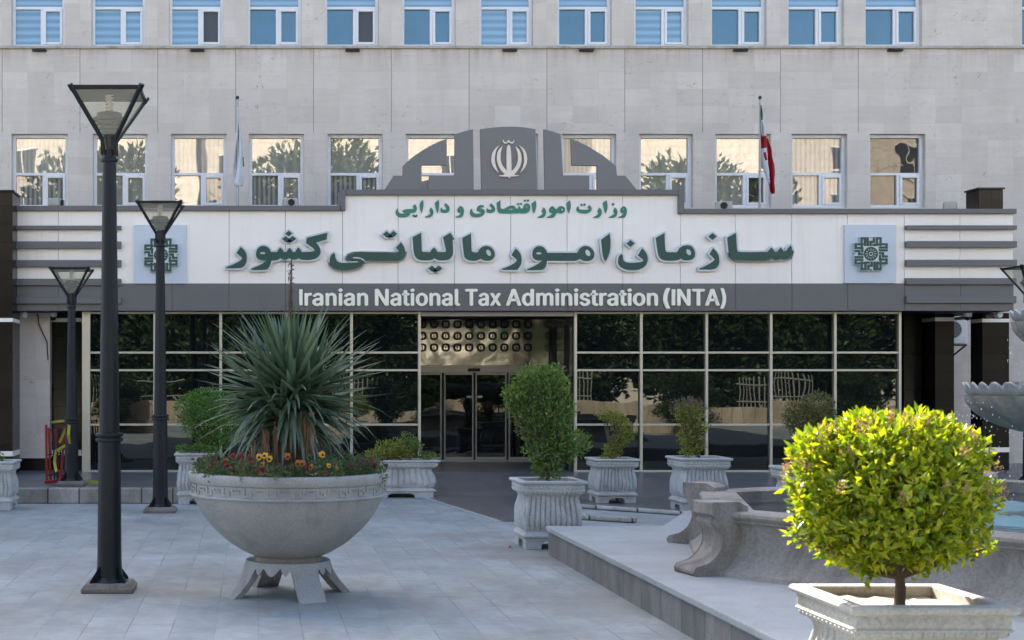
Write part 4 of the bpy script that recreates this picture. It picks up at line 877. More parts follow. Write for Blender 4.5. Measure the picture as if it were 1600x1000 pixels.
# ------------------------------------------------------------------ lamp posts
def lamp_post(lab, loc, hh, hscale=1.0, src=None):
    """5 m post: mortar foot, gusseted base, two pole lengths with collars, inverted pyramid lantern"""
    T = thing('lamp_post', lab, 'street lamp', loc, 'black lamp posts in the court')
    g = MB(); g.box(-.26, .26, -.26, .26, 0, .05)
    g.add([(-.25, -.25, .05), (.25, -.25, .05), (.25, .25, .05), (-.25, .25, .05), (-.22, -.22, .09), (.22, -.22, .09), (.22, .22, .09), (-.22, .22, .09)], [(4, 5, 6, 7), (0, 1, 5, 4), (1, 2, 6, 5), (2, 3, 7, 6), (3, 0, 4, 7)])
    g.build('foot', M['post_base'], T, bevel=.012)
    zt = hh - .60; zc = .092 + (zt - .09) * .335
    g = MB(); g.lathe([(.19, .09), (.135, .14), (.125, .26), (.122, .4), (.113, zc)], 14); o = g.build('lower_pole', M['black_metal'], T, smooth=35)
    for k_ in range(4):
        g = MB(); a = PI / 4 + k_ * PI / 2; c, s = math.cos(a), math.sin(a)
        g.add([(c * .11, s * .11, .09), (c * .25, s * .25, .09), (c * .25, s * .25, .11), (c * .11, s * .11, .27)], [(0, 1, 2, 3)])
        g.build('gusset', M['black_metal'], T)
    g = MB()
    for z in (zc - .03, zc + .02): g.lathe([(.112, z - .022), (.137, z - .016), (.142, z), (.137, z + .016), (.112, z + .022)], 20)
    g.build('collar', M['black_metal'], T, smooth=40)
    g = MB(); g.lathe([(.104, zc), (.096, zc + .6), (.068, zt - .10), (.068, zt)], 14); g.build('upper_pole', M['black_metal'], T, smooth=35)
    g = MB(); g.lathe([(.06, zt - .125), (.082, zt - .118), (.088, zt - .10), (.082, zt - .082), (.06, zt - .075)], 18); g.build('neck_ring', M['black_metal'], T, smooth=40)
    # lantern, built round its own base
    Z0, w0, w1, hL = zt, .065 * hscale, .335 * hscale, .60
    def sq(w, z): return [(-w, -w, z), (w, -w, z), (w, w, z), (-w, w, z)]
    g = MB()
    for sx in (-1, 1):
        for sy in (-1, 1):
            g.bar((sx * w0, sy * w0, Z0 - .05), (sx * w0, sy * w0, Z0 + .11), .032)
            g.bar((sx * w0, sy * w0, Z0 + .10), (sx * (w1 + .012), sy * (w1 + .012), Z0 + hL - .02), .034, .03)
            g.bar((sx * (w1 - .01), sy * (w1 - .01), Z0 + hL - .06), (sx * (w1 + .022), sy * (w1 + .022), Z0 + hL - .002), .05, .03)
    g.build('lantern_frame', M['black_metal'], T)
    g = MB(); zt_ = Z0 + hL
    a, b = sq(w1, zt_ - .045), sq(w1 + .006, zt_ - .008); g.add(a + b, [(0, 1, 5, 4), (1, 2, 6, 5), (2, 3, 7, 6), (3, 0, 4, 7), (0, 3, 2, 1)])
    # gently domed lid
    n = 8
    for i in range(n + 1):
        for j in range(n + 1):
            x, y = (i / n * 2 - 1), (j / n * 2 - 1); g.v.append((x * (w1 + .006), y * (w1 + .006), zt_ - .008 + .03 * (1 - x * x) * (1 - y * y)))
    o0 = 8
    for i in range(n):
        for j in range(n): q = o0 + i * (n + 1) + j; g.f.append((q, q + n + 1, q + n + 2, q + 1)); g.mi.append(0)
    g.build('lantern_roof', M['black_metal'], T, smooth=30)
    t0 = .42; wm = w0 + (w1 - w0) * t0
    g = MB(); n = 5
    for i in range(n):
        t = .05 + (t0 + .02) * i / n; w = w0 + (w1 - w0) * t - .022; z = Z0 + .10 + (hL - .12) * t
        g.lathe([(w * 1.05, z), (w * 1.12, z + .03), (w * 1.0, z + .038)], 20)
    g.lathe([(.03, Z0 - .04), (.06, Z0 + .12)], 12)
    zc_ = Z0 + .10 + (hL - .12) * t0
    g.lathe([(.125, zc_ + .005), (.127, zc_ + .07), (.11, zc_ + .075)], 24)
    g.build('ribbed_core', M['black_ribbed'], T, smooth=30)
    g = MB(); pts = []
    for i in range(60):
        a = i / 59 * 2 * PI * 5; pts.append((.034 * math.cos(a), .034 * math.sin(a), zc_ + .08 + .18 * i / 59))
    g.tube(pts, .011, 6); g.lathe([(.02, zc_ + .07), (.02, zc_ + .25)], 10); g.build('bulb', M['bulb'], T, smooth=60)
    g = MB(); wa, wb = w0 + (w1 - w0) * .1 - .006, w1 - .012
    a, b = sq(wa, Z0 + .10 + (hL - .12) * .1), sq(wb, Z0 + hL - .05); g.add(a + b, [(0, 1, 5, 4), (1, 2, 6, 5), (2, 3, 7, 6), (3, 0, 4, 7)])
    g.build('lantern_glass', M['lampglass'], T)
    return T
dA, dB = 14.36, 23.0
LP = lamp_post('tallest looking black lamp post standing nearest, left of the big stone bowl', (wx(171, dA), dA, 0), 5.04)
L2 = lamp_post('second black lamp post standing just in front of the kerb behind the stone bowl', (wx(250.5, dB), dB, 0), 5.0)
dC = 25.6
L3 = lamp_post('short black lamp post on the raised forecourt beside the red barriers', (wx(112, dC), dC, ZF), wz(419, dC) - ZF, .97)
L4 = lamp_post('black lamp post at the right edge behind the fountain, only its lantern tip showing', (wx(1610, 25.2), 25.2, .19), wz(416, 25.2) - .19, .97)

# ------------------------------------------------------------------ folding barriers with caution tape
def barrier(lab, x, y, lean, n=4, reds=(0, 2)):
    T = thing('folding_barrier', lab, 'barrier', (x, y, ZF)); T.rotation_euler = (0, 0, .2)
    for k_ in range(n):
        q = MB(); xx = (k_ - n / 2) * .07
        q.bar((xx, rnd.uniform(-.03, .03), 0), (xx + lean + rnd.uniform(-.03, .03), 0, 1.02 + rnd.uniform(-.06, .06)), .045 if k_ in reds else .03, .03)
        q.build('red_bar' if k_ in reds else 'dark_bar', M['red'] if k_ in reds else M['black_metal'], T, bevel=.005)
    q = MB()
    for z in (.12, .5, .95): q.bar((-.16, 0, z), (.12 + lean * .8, .01, z + .03), .02)
    q.build('lattice', M['black_metal'], T)
barrier('folded red and black barrier nearest the pale stone pier', wx(88, 26.6), 26.6, -.03, 5, (0, 1, 3))
barrier('folded red and black barrier leaning beside the short lamp post', wx(101, 26.3), 26.3, .04, 4, (1, 3))
q = MB(); q.bar((wx(70, 26), 26, ZF + .03), (wx(88, 26), 26.1, ZF + .05), .07, .05); tag(q.build('red_bar', M['red'], bevel=.01), 'red plastic bar lying on the forecourt beside the barriers', 'bar')
def ribbon(pts, w_):
    g = MB()
    for i, p in enumerate(pts):
        t = Vector(pts[min(i + 1, len(pts) - 1)]) - Vector(pts[max(0, i - 1)])
        s = t.normalized().cross(Vector((0, 1, 0)));
        if s.length < .1: s = Vector((0, 0, 1))
        s.normalize(); g.v += [tuple(Vector(p) + s * w_ / 2), tuple(Vector(p) - s * w_ / 2)]
    for i in range(len(pts) - 1): g.f.append((2 * i, 2 * i + 2, 2 * i + 3, 2 * i + 1)); g.mi.append(0)
    return g
def P3(px, py, d): return (wx(px, d), d, wz(py, d))
T = thing('caution_tape', 'yellow caution tape tied round the short lamp post and draped over the barriers', 'tape', P3(112, 661, dC))
for pts in ([P3(79, 660, 29.6), P3(95, 658, 27.5), P3(108, 657, dC)], [P3(107, 664, 25.5), P3(100, 676, 26), P3(93, 692, 26.2)], [P3(108, 664, 25.4), P3(107, 680, 25.4), P3(109, 695, 25.5), P3(104, 695, 26), P3(92, 702, 26.2), P3(87, 706, 26.3), P3(85, 722, 26.3), P3(88, 737, 26.2)]):
    rel(ribbon(pts, .05).build('tape_strip', M['tape']), T).modifiers.new('t', 'SOLIDIFY').thickness = .003
g = MB(); cz = wz(662, dC); cx_ = wx(112, dC); g.lathe([(.108, cz - .03), (.112, cz + .035)], 16, (cx_, dC), cap=False); rel(g.build('tape_loop', M['tape']), T)
o = ribbon([(wx(125, 26), 26, ZF + .02), (wx(140, 26.1), 26.1, ZF + .03), (wx(155, 26), 26.0, ZF + .02)], .06); tag(o.build('caution_tape', M['tape']), 'strip of yellow tape lying on the forecourt floor behind the kerb', 'tape')
# ------------------------------------------------------------------ foliage
def leaf_cloud(mb, blobs, n, ln, wd_, seed, shell=.32, up=.35, out=.8, lump=.18, gap=.0):
    r = random.Random(seed)
    ws = [b[3] * b[4] + b[4] * b[5] + b[3] * b[5] for b in blobs]
    cnt = 0; tries = 0
    while cnt < n and tries < n * 6:
        tries += 1
        b = r.choices(blobs, ws)[0]
        d = Vector((r.gauss(0, 1), r.gauss(0, 1), r.gauss(0, 1))); d.normalize()
        nn = noise.noise(Vector((d.x * 2.2 + seed, d.y * 2.2, d.z * 2.2 + b[0])))
        if gap and noise.noise(Vector((d.x * 3.4 - seed, d.y * 3.4, d.z * 3.4))) < gap - .62: continue
        k = (1 + lump * nn) * (1 - abs(r.gauss(0, shell * .6)))
        if k < .12: continue
        p = Vector((b[0] + d.x * b[3] * k, b[1] + d.y * b[4] * k, b[2] + d.z * b[5] * k))
        t = (d * out + Vector((r.gauss(0, .55), r.gauss(0, .55), r.gauss(0, .55) + up))).normalized()
        s = t.cross(Vector((r.gauss(0, 1), r.gauss(0, 1), r.gauss(0, 1)))).normalized(); q = s.cross(t)
        l = ln * r.uniform(.65, 1.2); w = wd_ * r.uniform(.7, 1.2)
        a = p; m1 = p + t * l * .45; tip = p + t * l + q * l * r.uniform(-.2, .1)
        mb.add([a, m1 + s * w / 2 + q * w * .22, tip, m1 - s * w / 2 + q * w * .22, m1], [(0, 4, 1), (4, 2, 1), (0, 3, 4), (4, 3, 2)])
        cnt += 1
    return mb
def twigs(mb, base, ends, r0, r1=.004):
    for e in ends:
        b = Vector(base); e = Vector(e); m = b.lerp(e, .5) + Vector((rnd.uniform(-.05, .05), rnd.uniform(-.05, .05), 0)) * (e - b).length
        mb.tube([b, m, e], [r0, (r0 + r1) / 2, r1], 6)
    return mb
def shrub(name, lab, cat, base, blobs, n, ln, wd_, mat, seed, group=None, trunk=.025, bark='bark', extra=None, **kw):
    """blobs are (x, y, z, rx, ry, rz) relative to the base"""
    T = thing(name, lab, cat, base, group)
    fo = leaf_cloud(MB(), blobs, n, ln, wd_, seed, **kw).build('foliage', M[mat], T)
    g = MB(); top = min(b[2] for b in blobs)
    g.tube([(0, 0, -.05), (.01, 0, max(.05, top * .5)), (0, 0, max(.1, top))], [trunk, trunk * .85, trunk * .7], 8)
    for b in blobs:
        twigs(g, (0, 0, max(.05, top * .8)), [(b[0] + rnd.uniform(-.7, .7) * b[3], b[1] + rnd.uniform(-.7, .7) * b[4], b[2] + rnd.uniform(-.6, .7) * b[5]) for _ in range(6)], trunk * .55)
    g.build('trunk', M[bark], T, smooth=60)
    if extra: extra(T)
    return T

# ------------------------------------------------------------------ carved square planters
def planter_mesh():
    """0.86 m square, 0.86 m tall: footed base, mouldings, fluted bulging body, fringed neck, ornament band and rim"""
    parts = {}
    def ring(levels, per=77, fl=None, corner=0):
        mb = MB(); n = per * 4
        for li, (w, z, amp) in enumerate(levels):
            for k in range(n):
                side, t = divmod(k, per); u = t / per * 2 - 1
                ph = abs(math.cos(u * 5.5 * PI))
                wv = amp * (1 - ph ** .55) + (amp * .35 * math.sin(z * 22 + u * 7))
                ww = w - wv
                ua = u * (w - amp * .3)
                if corner: ww = ww - corner * max(0, abs(u) - .86) / .14 * .03
                x, y = [(ua, -ww), (ww, ua), (-ua, ww), (-ww, -ua)][side]
                mb.v.append((x, y, z))
        for i in range(len(levels) - 1):
            for k in range(n): mb.f.append((i * n + k, i * n + (k + 1) % n, (i + 1) * n + (k + 1) % n, (i + 1) * n + k)); mb.mi.append(0)
        return mb, n
    # body (flutes)
    A = .030
    lv = [(.345, .225, 0), (.358, .24, A * .3), (.378, .28, A), (.39, .33, A), (.39, .38, A), (.382, .44, A), (.368, .51, A), (.356, .58, A), (.35, .63, A), (.35, .66, A * .6), (.352, .68, 0)]
    parts['body'] = ring(lv)[0]
    # base: four feet with an arched gap between, slab and mouldings
    mb = MB(); w = .362; ft = .21
    for sx in (-1, 1):
        for sy in (-1, 1):
            x0, x1 = sorted((sx * w, sx * (w - ft))); y0, y1 = sorted((sy * w, sy * (w - ft)))
            mb.box(x0, x1, y0, y1, 0, .10)
            mb.add([(sx * (w - ft), sy * w, .10), (sx * (w - ft), sy * w, .055), (sx * (w - ft - .05), sy * w, .10), (sx * (w - ft), sy * (w - .08), .10), (sx * (w - ft), sy * (w - .08), .055), (sx * (w - ft - .05), sy * (w - .08), .10)], [(0, 1, 2), (1, 4, 5, 2), (3, 5, 4)])
            mb.add([(sx * w, sy * (w - ft), .10), (sx * w, sy * (w - ft), .055), (sx * w, sy * (w - ft - .05), .10), (sx * (w - .08), sy * (w - ft), .10), (sx * (w - .08), sy * (w - ft), .055), (sx * (w - .08), sy * (w - ft - .05), .10)], [(0, 2, 1), (1, 2, 5, 4), (3, 4, 5)])
    m2, n = ring([(w, .10, 0), (w, .135, 0), (.385, .145, 0), (.392, .165, 0), (.385, .185, 0), (.368, .195, 0), (.366, .21, 0), (.345, .226, 0)], 6)
    m2.f.append(tuple(range(n))[::-1]); m2.mi.append(0)
    mb.add(m2.v, m2.f)
    parts['base'] = mb
    # neck, fringe, band and rim
    m3, n = ring([(.352, .675, 0), (.365, .70, 0), (.375, .712, 0), (.405, .725, 0), (.41, .735, 0), (.40, .745, 0), (.402, .75, 0), (.402, .81, 0), (.416, .815, 0), (.43, .825, 0), (.436, .84, 0), (.432, .855, 0), (.42, .862, 0), (.355, .862, 0), (.345, .855, 0), (.345, .70, 0)], 6)
    for s in range(4):
        c, sn = [(1, 0), (0, 1), (-1, 0), (0, -1)][s]
        def T_(x, y, z): return (x * c - y * sn, x * sn + y * c, z)
        for i in range(14):          # scalloped fringe under the band
            u = (i - 6.5) / 7 * .385; v = [(u - .027, -.402, .728), (u + .027, -.402, .728), (u + .022, -.396, .702), (u, -.392, .690), (u - .022, -.396, .702), (u, -.408, .715)]
            m3.add([T_(*q) for q in v], [(0, 5, 1), (1, 5, 2), (2, 5, 3), (3, 5, 4), (4, 5, 0)])
        for i in range(13):          # row of leaf tongues in relief
            u = (i - 6) / 6.5 * .385
            v = [(u - .026, -.402, .756), (u + .026, -.402, .756), (u + .022, -.402, .79), (u, -.402, .806), (u - .022, -.402, .79), (u, -.417, .778)]
            m3.add([T_(*q) for q in v], [(0, 1, 5), (1, 2, 5), (2, 3, 5), (3, 4, 5), (4, 0, 5)])
    parts['rim'] = m3
    s = MB(); N_ = 14
    for i in range(N_ + 1):
        for j in range(N_ + 1): x, y = (i / N_ * 2 - 1) * .345, (j / N_ * 2 - 1) * .345; s.v.append((x, y, .80 + .02 * noise.noise((x * 9, y * 9, 1)) + .015 * noise.noise((x * 30, y * 30, 2))))
    for i in range(N_):
        for j in range(N_): q = i * (N_ + 1) + j; s.f.append((q, q + N_ + 1, q + N_ + 2, q + 1)); s.mi.append(0)
    parts['soil'] = s
    return parts
PM = planter_mesh(); PROTO = {}
def planter(lab, x, y, z, sx=1, sy=None, sz=1, mat='carved', soil='soil'):
    T = thing('stone_planter', lab, 'planter', (x, y, z), 'carved stone planters round the court'); T.scale = (sx, sy or sx, sz)
    for nm, mb in PM.items():
        key = (nm, mat if nm != 'soil' else soil)
        if key in PROTO:
            o = PROTO[key].copy(); COL.objects.link(o); o.parent = T
        else:
            o = mb.build(nm, M[key[1]], T, smooth=32 if nm != 'base' else None, bevel=.006 if nm == 'base' else 0); PROTO[key] = o
    return T
def front(px0, px1, d): x0, x1 = wx(px0, d), wx(px1, d); return (x0 + x1) / 2, (x1 - x0) / .872
cx_, s1 = front(814, 919, 17.75); PB = (cx_, 17.75 + s1 * .436, 0)
planter('square carved stone planter at the corner of the terrace holding a tall dense green shrub', *PB, s1)
zr3 = .004; cx_, s3 = front(929.5, 1001.5, 24.5); P3_ = (cx_, 24.5 + s3 * .436, zr3)
planter('smaller carved stone planter before the glass, under the thin bent yellow green shrub', *P3_, s3, sz=.89)
cx_, s4 = front(1063, 1146, 22.75); P4_ = (cx_, 22.75 + s4 * .436, .004)
planter('carved stone planter before the glass, with the shrub browned at its top', *P4_, s4 , sz=1.02)
P5_ = (wx(1262, 20.4), 20.4, .0)
planter('carved stone planter half hidden behind the fountain wall and the sunlit bush', *P5_, .95, sz=1.03)
P2_ = (wx(625, 26) , 26.1, .0)
planter('wide low carved stone planter behind the right side of the big bowl', *P2_, 1.62, .9, .79)
P6_ = (wx(311, 25), 24.75, .0)
planter('carved stone planter partly hidden behind the left side of the big bowl', *P6_, .93, sz=1.02)
P7_ = (wx(22, 23.2) - .40, 23.6, 0)
planter('carved stone planter cut off by the left edge at the foot of the kerb', *P7_, .92, sz=.93)
cx_, s8 = front(1332, 1597, 7.62); P8_ = (cx_, 7.62 + s8 * .436, 0)
Z8 = wz(949, 7.62)
planter('large cream carved planter in the right foreground holding the sunlit bush', *P8_, s8, sz=Z8 / .862, mat='carved_sun', soil='dry_soil')

# shrubs standing in them; blobs read from the photograph at each planter's own distance
def BL(base, d, lst):
    out = []
    for px, py, rx, ry in lst:
        m = d / F; out.append((wx(px, d) - base[0], d - base[1], wz(py, d) - base[2], rx * m, rx * m * .9, ry * m))
    return out
def sb(pb, sz): return (pb[0], pb[1], pb[2] + .80 * sz)
b = sb(PB, 1.0)
shrub('shrub', 'tall dense green shrub clipped in uneven lumps in the corner planter', 'shrub', b,
      BL(b, PB[1], [(828, 592, 24, 20), (858, 590, 26, 20), (812, 616, 24, 24), (842, 616, 30, 26), (872, 612, 20, 26), (822, 646, 24, 26), (858, 648, 34, 24), (884, 640, 14, 18), (838, 676, 26, 24), (866, 682, 28, 24), (897, 692, 25, 20), (850, 708, 28, 22), (880, 708, 22, 16), (856, 734, 22, 16), (800, 626, 12, 14)]),
      8200, .06, .026, 'leaf_mid', 11, shell=.42, lump=.45, gap=.27, out=.6)
b = sb(P3_, .89)
shrub('shrub', 'thin bent yellow green shrub with a bare stem in the smaller planter', 'shrub', b,
      BL(b, P3_[1], [(946, 648, 13, 9), (962, 654, 14, 12), (972, 666, 16, 14), (977, 680, 14, 12), (966, 690, 14, 12), (958, 703, 15, 12), (952, 713, 12, 7)]), 2300, .05, .022, 'leaf_yellow', 12, shell=.45, lump=.3)
b = sb(P4_, 1)
def drytop(T): leaf_cloud(MB(), [(wx(1075, P4_[1]) - T.location[0], 0, wz(634, P4_[1]) - T.location[2], .26, .22, .13)], 620, .05, .018, 77, shell=.5, lump=.4).build('dry_tips', M['leaf_dry'], T)
shrub('shrub', 'yellow green shrub with a brown dried top in the planter before the glass', 'shrub', b,
      BL(b, P4_[1], [(1068, 642, 17, 12), (1082, 645, 20, 14), (1066, 655, 12, 12), (1078, 668, 14, 12), (1092, 668, 15, 10), (1072, 682, 14, 14), (1085, 692, 18, 14), (1078, 706, 16, 8)]), 2600, .05, .022, 'leaf_yellow', 13, shell=.5, lump=.3, extra=drytop)
b = sb(P5_, 1.03)
shrub('shrub', 'olive green ball shaped shrub rising behind the sunlit bush', 'shrub', b,
      BL(b, P5_[1], [(1252, 650, 28, 26), (1278, 640, 28, 28), (1266, 660, 36, 26), (1292, 650, 14, 22)]), 3600, .05, .022, 'leaf_olive', 14, shell=.4, lump=.22)
b = sb(P2_, .79)
def loose(T): pass
shrub('shrub', 'low loose light green plants spilling over the wide low planter', 'shrub', b,
      BL(b, P2_[1], [(602, 704, 18, 16), (620, 700, 16, 15), (590, 712, 22, 10), (628, 708, 18, 12)]), 1500, .06, .028, 'leaf_yellow', 15, shell=.5, lump=.4)
shrub('shrub', 'small dark green sprig standing at the back of the wide low planter', 'shrub', (b[0] + .2, b[1] + .1, b[2]),
      BL((b[0] + .2, b[1] + .1, b[2]), P2_[1], [(634, 684, 9, 9), (642, 692, 14, 12), (650, 700, 12, 10), (668, 713, 16, 5)]), 620, .06, .026, 'leaf_mid', 16, shell=.6, lump=.4, trunk=.012)
b = sb(P6_, 1.02)
shrub('shrub', 'bright green rounded bush partly hidden behind the spiky yucca', 'shrub', b,
      BL(b, P6_[1], [(300, 640, 26, 26), (322, 632, 34, 26), (345, 640, 30, 28), (318, 660, 38, 30), (345, 668, 30, 28), (335, 690, 24, 16)]), 6500, .055, .024, 'leaf_bright', 17, shell=.35, lump=.12)
shrub('shrub', 'low green ground plants along the rim of the planter behind the bowl', 'shrub', (b[0], b[1] - .2, b[2]),
      BL((b[0], b[1] - .2, b[2]), P6_[1] - .25, [(290, 702, 16, 7), (312, 700, 16, 8), (330, 703, 14, 7)]), 900, .04, .02, 'leaf_bright', 18, shell=.6, trunk=.01)
b = sb(P7_, .93)
shrub('shrub', 'small green plants in the planter at the left edge', 'shrub', b, [(-.12, 0, .12, .22, .2, .14), (.0, .05, .1, .16, .18, .1)], 700, .05, .022, 'leaf_bright', 19, shell=.6, trunk=.012)
# the sunlit bush
sz8 = Z8 / .862; b = sb(P8_, sz8); dS = P8_[1]
def buds(T):
    leaf_cloud(MB(), BL(b, dS, [(1392, 765, 158, 118)]), 90, .034, .013, 88, shell=.05, up=.7, lump=.12).build('flower_buds', M['bud'], T)['kind'] = 'stuff'
    g = MB(); r = random.Random(5)
    for i in range(70):          # pinkish panicles at the shoot tips
        a = r.uniform(0, 2 * PI); e = r.uniform(-.1, 1.25)
        d = Vector((math.cos(a) * math.cos(e), math.sin(a) * math.cos(e), math.sin(e)))
        c = BL(b, dS, [(1392, 768, 156, 116)])[0]; p = Vector((c[0] + d.x * c[3], c[1] + d.y * c[4], c[2] + d.z * c[5])); t = (d + Vector((0, 0, .6))).normalized()
        leaf_cloud(g, [(p.x + t.x * .03, p.y + t.y * .03, p.z + t.z * .03, .02, .02, .045)], 26, .02, .009, i, shell=.9, up=.5)
    g.build('panicles', M['bud'], T)
bush = shrub('bush', 'large round bush of glossy yellow green leaves lit by the sun in the right foreground', 'bush', b,
      BL(b, dS, [(1388, 755, 146, 100), (1330, 745, 84, 80), (1455, 745, 84, 84), (1390, 700, 110, 52), (1300, 800, 62, 62), (1485, 800, 60, 60), (1390, 815, 124, 66), (1345, 850, 70, 40), (1440, 850, 72, 36), (1252, 836, 20, 14), (1350, 890, 18, 18), (1538, 852, 12, 12), (1272, 700, 34, 30), (1345, 672, 40, 26), (1440, 668, 46, 24), (1512, 705, 32, 30), (1528, 780, 26, 34), (1420, 880, 30, 18)]),
      12500, .066, .031, 'leaf_sun', 21, trunk=.036, shell=.36, lump=.28, up=.25, gap=.33, out=.45, extra=buds)
# ------------------------------------------------------------------ the big stone bowl
BX, BY = wx(450, 14.1), 14.1
BW = thing('bowl_planter', 'huge round grey stone bowl planter with a fret band on a scalloped four legged stand', 'planter', (BX, BY, 0))
zr = wz(736.5, BY)
prof = [(.30, .384), (.335, .386), (.40, .415), (.47, .452), (.565, .51), (.656, .584), (.735, .658), (.80, .734), (.848, .80), (.887, .866), (.92, .93), (.944, .982), (.958, .985)]
g = MB(); g.lathe(prof, 72); g.build('bowl', M['bowl'], BW, smooth=50)
g = MB(); g.lathe([(.962, .985), (.974, .99), (.978, 1.0), (.970, 1.012), (.960, 1.018), (.961, 1.115), (.975, 1.12), (.983, 1.13), (.986, 1.15), (.992, 1.165), (.992, zr - .012), (.984, zr), (.90, zr + .002), (.89, zr - .01), (.88, zr - .12)], 72, cap=False); g.build('rim', M['bowl'], BW, smooth=40)
g = MB(); NK = 26          # fret pattern: raised strokes bent round the band
def arc(a0, a1, z0, z1):
    n = max(1, int((a1 - a0) / .03)); r0, r1 = .955, .9725; vs = []; fs = []
    for i in range(n + 1):
        a = a0 + (a1 - a0) * i / n; c, s = math.cos(a), math.sin(a)
        vs += [(c * r1, s * r1, z0), (c * r1, s * r1, z1), (c * r0, s * r0, z1), (c * r0, s * r0, z0)]
    for i in range(n):
        q = 4 * i
        for k in range(4): fs.append((q + k, q + 4 + k, q + 4 + (k + 1) % 4, q + (k + 1) % 4))
    fs += [(0, 1, 2, 3), (4 * n + 3, 4 * n + 2, 4 * n + 1, 4 * n)]
    g.add(vs, fs)
for k in range(NK):
    a = 2 * PI * k / NK; w = 2 * PI / NK; t = w * .075; z0, z1, h = 1.026, 1.108, .014
    arc(a, a + w * .62, z1 - h, z1); arc(a, a + t, z0 + .030, z1 - h); arc(a + w * .62 - t, a + w * .62, z0, z1 - h); arc(a + t, a + w * .40, z0 + .030, z0 + .030 + h)
    arc(a + w * .62, a + w * .92, z0, z0 + h); arc(a + w * .24, a + w * .40 , z0 + .056, z0 + .056 + h * .01)
    arc(a + w * .92 - t, a + w * .92, z0 + h, z0 + .052); arc(a + w * .72, a + w * .92 - t, z0 + .040, z0 + .040 + h)
g.build('fret_band', M['bowl'], BW)
g = MB(); n = 30
for i in range(n + 1):
    for j in range(24):
        r = .885 * i / n; a = 2 * PI * j / 24; g.v.append((r * math.cos(a), r * math.sin(a), zr - .05 + .03 * noise.noise((r * 6, a * 2, 0))))
for i in range(n):
    for j in range(24): g.f.append((i * 24 + j, (i + 1) * 24 + j, (i + 1) * 24 + (j + 1) % 24, i * 24 + (j + 1) % 24)); g.mi.append(0)
g.build('soil', M['soil'], BW)
# stand: scalloped apron with four splayed feet
g = MB(); NS = 160; vs_in = []; rot = math.radians(-90 + 22)
def apron(a):
    k = ((a - rot + PI / 4) % (PI / 2)) - PI / 4          # angle from the nearest leg
    ak = abs(k) / (PI / 4)
    if ak < .30: drop = 0
    elif ak < .44: t = (ak - .30) / .14; drop = .285 * t ** .6
    elif ak < .74: t = (ak - .44) / .30; drop = .285 - .075 * math.sin(t * PI)
    else: t = (ak - .74) / .26; drop = .285 - .08 * math.sin(t * PI / 2)
    return ak, drop
rows_ = []
for i in range(NS):
    a = 2 * PI * i / NS; ak, drop = apron(a); leg = max(0, 1 - max(0, ak - .3) / .15) if ak < .45 else 0
    r_top = .44; zt = .345; z_b = .0 + drop + (.0 if ak < .38 else .02)
    rb = .44 + (.20 if ak < .38 else .07 * (1 - (ak - .38) / .62))
    prof_ = []
    for q in range(6):
        t = q / 5; z = zt + (z_b - zt) * t; zz = 1 - z / zt
        flare = .415 + .035 * math.sin(min(1, zz * 2.2) * PI * .5) + (.19 * max(0, zz - .3) ** 1.3 / .7 ** 1.3)
        prof_.append((flare, z))
    rows_.append((a, prof_))
for sgn, off in ((1, 0), (-1, .085)):
    for a, pr in rows_:
        for (r, z) in pr: g.v.append(((r - off) * math.cos(a), (r - off) * math.sin(a), z))
for i in range(NS):
    j = (i + 1) % NS; o2 = NS * 6
    for q in range(5):
        g.f.append((i * 6 + q, j * 6 + q, j * 6 + q + 1, i * 6 + q + 1)); g.f.append((o2 + i * 6 + q, o2 + i * 6 + q + 1, o2 + j * 6 + q + 1, o2 + j * 6 + q)); g.mi += [0, 0]
    g.f.append((i * 6 + 5, j * 6 + 5, o2 + j * 6 + 5, o2 + i * 6 + 5)); g.f.append((i * 6, o2 + i * 6, o2 + j * 6, j * 6)); g.mi += [0, 0]
g.build('stand', M['bowl'], BW, smooth=40)
MB().lathe([(.30, .33), (.338, .338), (.33, .355), (.335, .375), (.33, .388)], 48).build('mortar_ring', M['old_stone'], BW, smooth=40)

# yucca
Y = thing('yucca', 'spiky grey green yucca with brown hanging dead leaves and a flower stalk in the bowl', 'yucca', (BX, BY, zr - .05))
yr = random.Random(31)
def sword(mb, base, az, el, ln, w, droop, twist=0):
    n = 6; pts = []; p = Vector(base); e = el
    for i in range(n + 1):
        pts.append(p.copy()); e -= droop / n * (.4 + i / n)
        p = p + Vector((math.cos(az) * math.cos(e), math.sin(az) * math.cos(e), math.sin(e))) * ln / n
    side = Vector((-math.sin(az), math.cos(az), 0)); vs = []; fs = []
    for i, q in enumerate(pts):
        t = i / n; ww = w * (.75 + .6 * t if t < .35 else (.96 * (1 - ((t - .35) / .65) ** 1.6) + .01)) / 2
        upv = Vector((0, 0, 1)); tv = side * math.cos(twist) + upv * math.sin(twist)
        dn = Vector((0, 0, -1)) * ww * .45
        vs += [q + tv * ww, q + dn, q - tv * ww]
    for i in range(n):
        a = i * 3; fs += [(a, a + 3, a + 4, a + 1), (a + 1, a + 4, a + 5, a + 2)]
    mb.add(vs, fs)
def HD(px, py, dy): return (wx(px, BY) - BX, dy, wz(py, BY) - (zr - .05))
heads = [(HD(456, 606, 0), 0, 230, .92), (HD(438, 648, -.2), 0, 60, .42), (HD(428, 622, .12), 0, 90, .84), (HD(482, 624, .05), 0, 90, .84)]
g = MB()
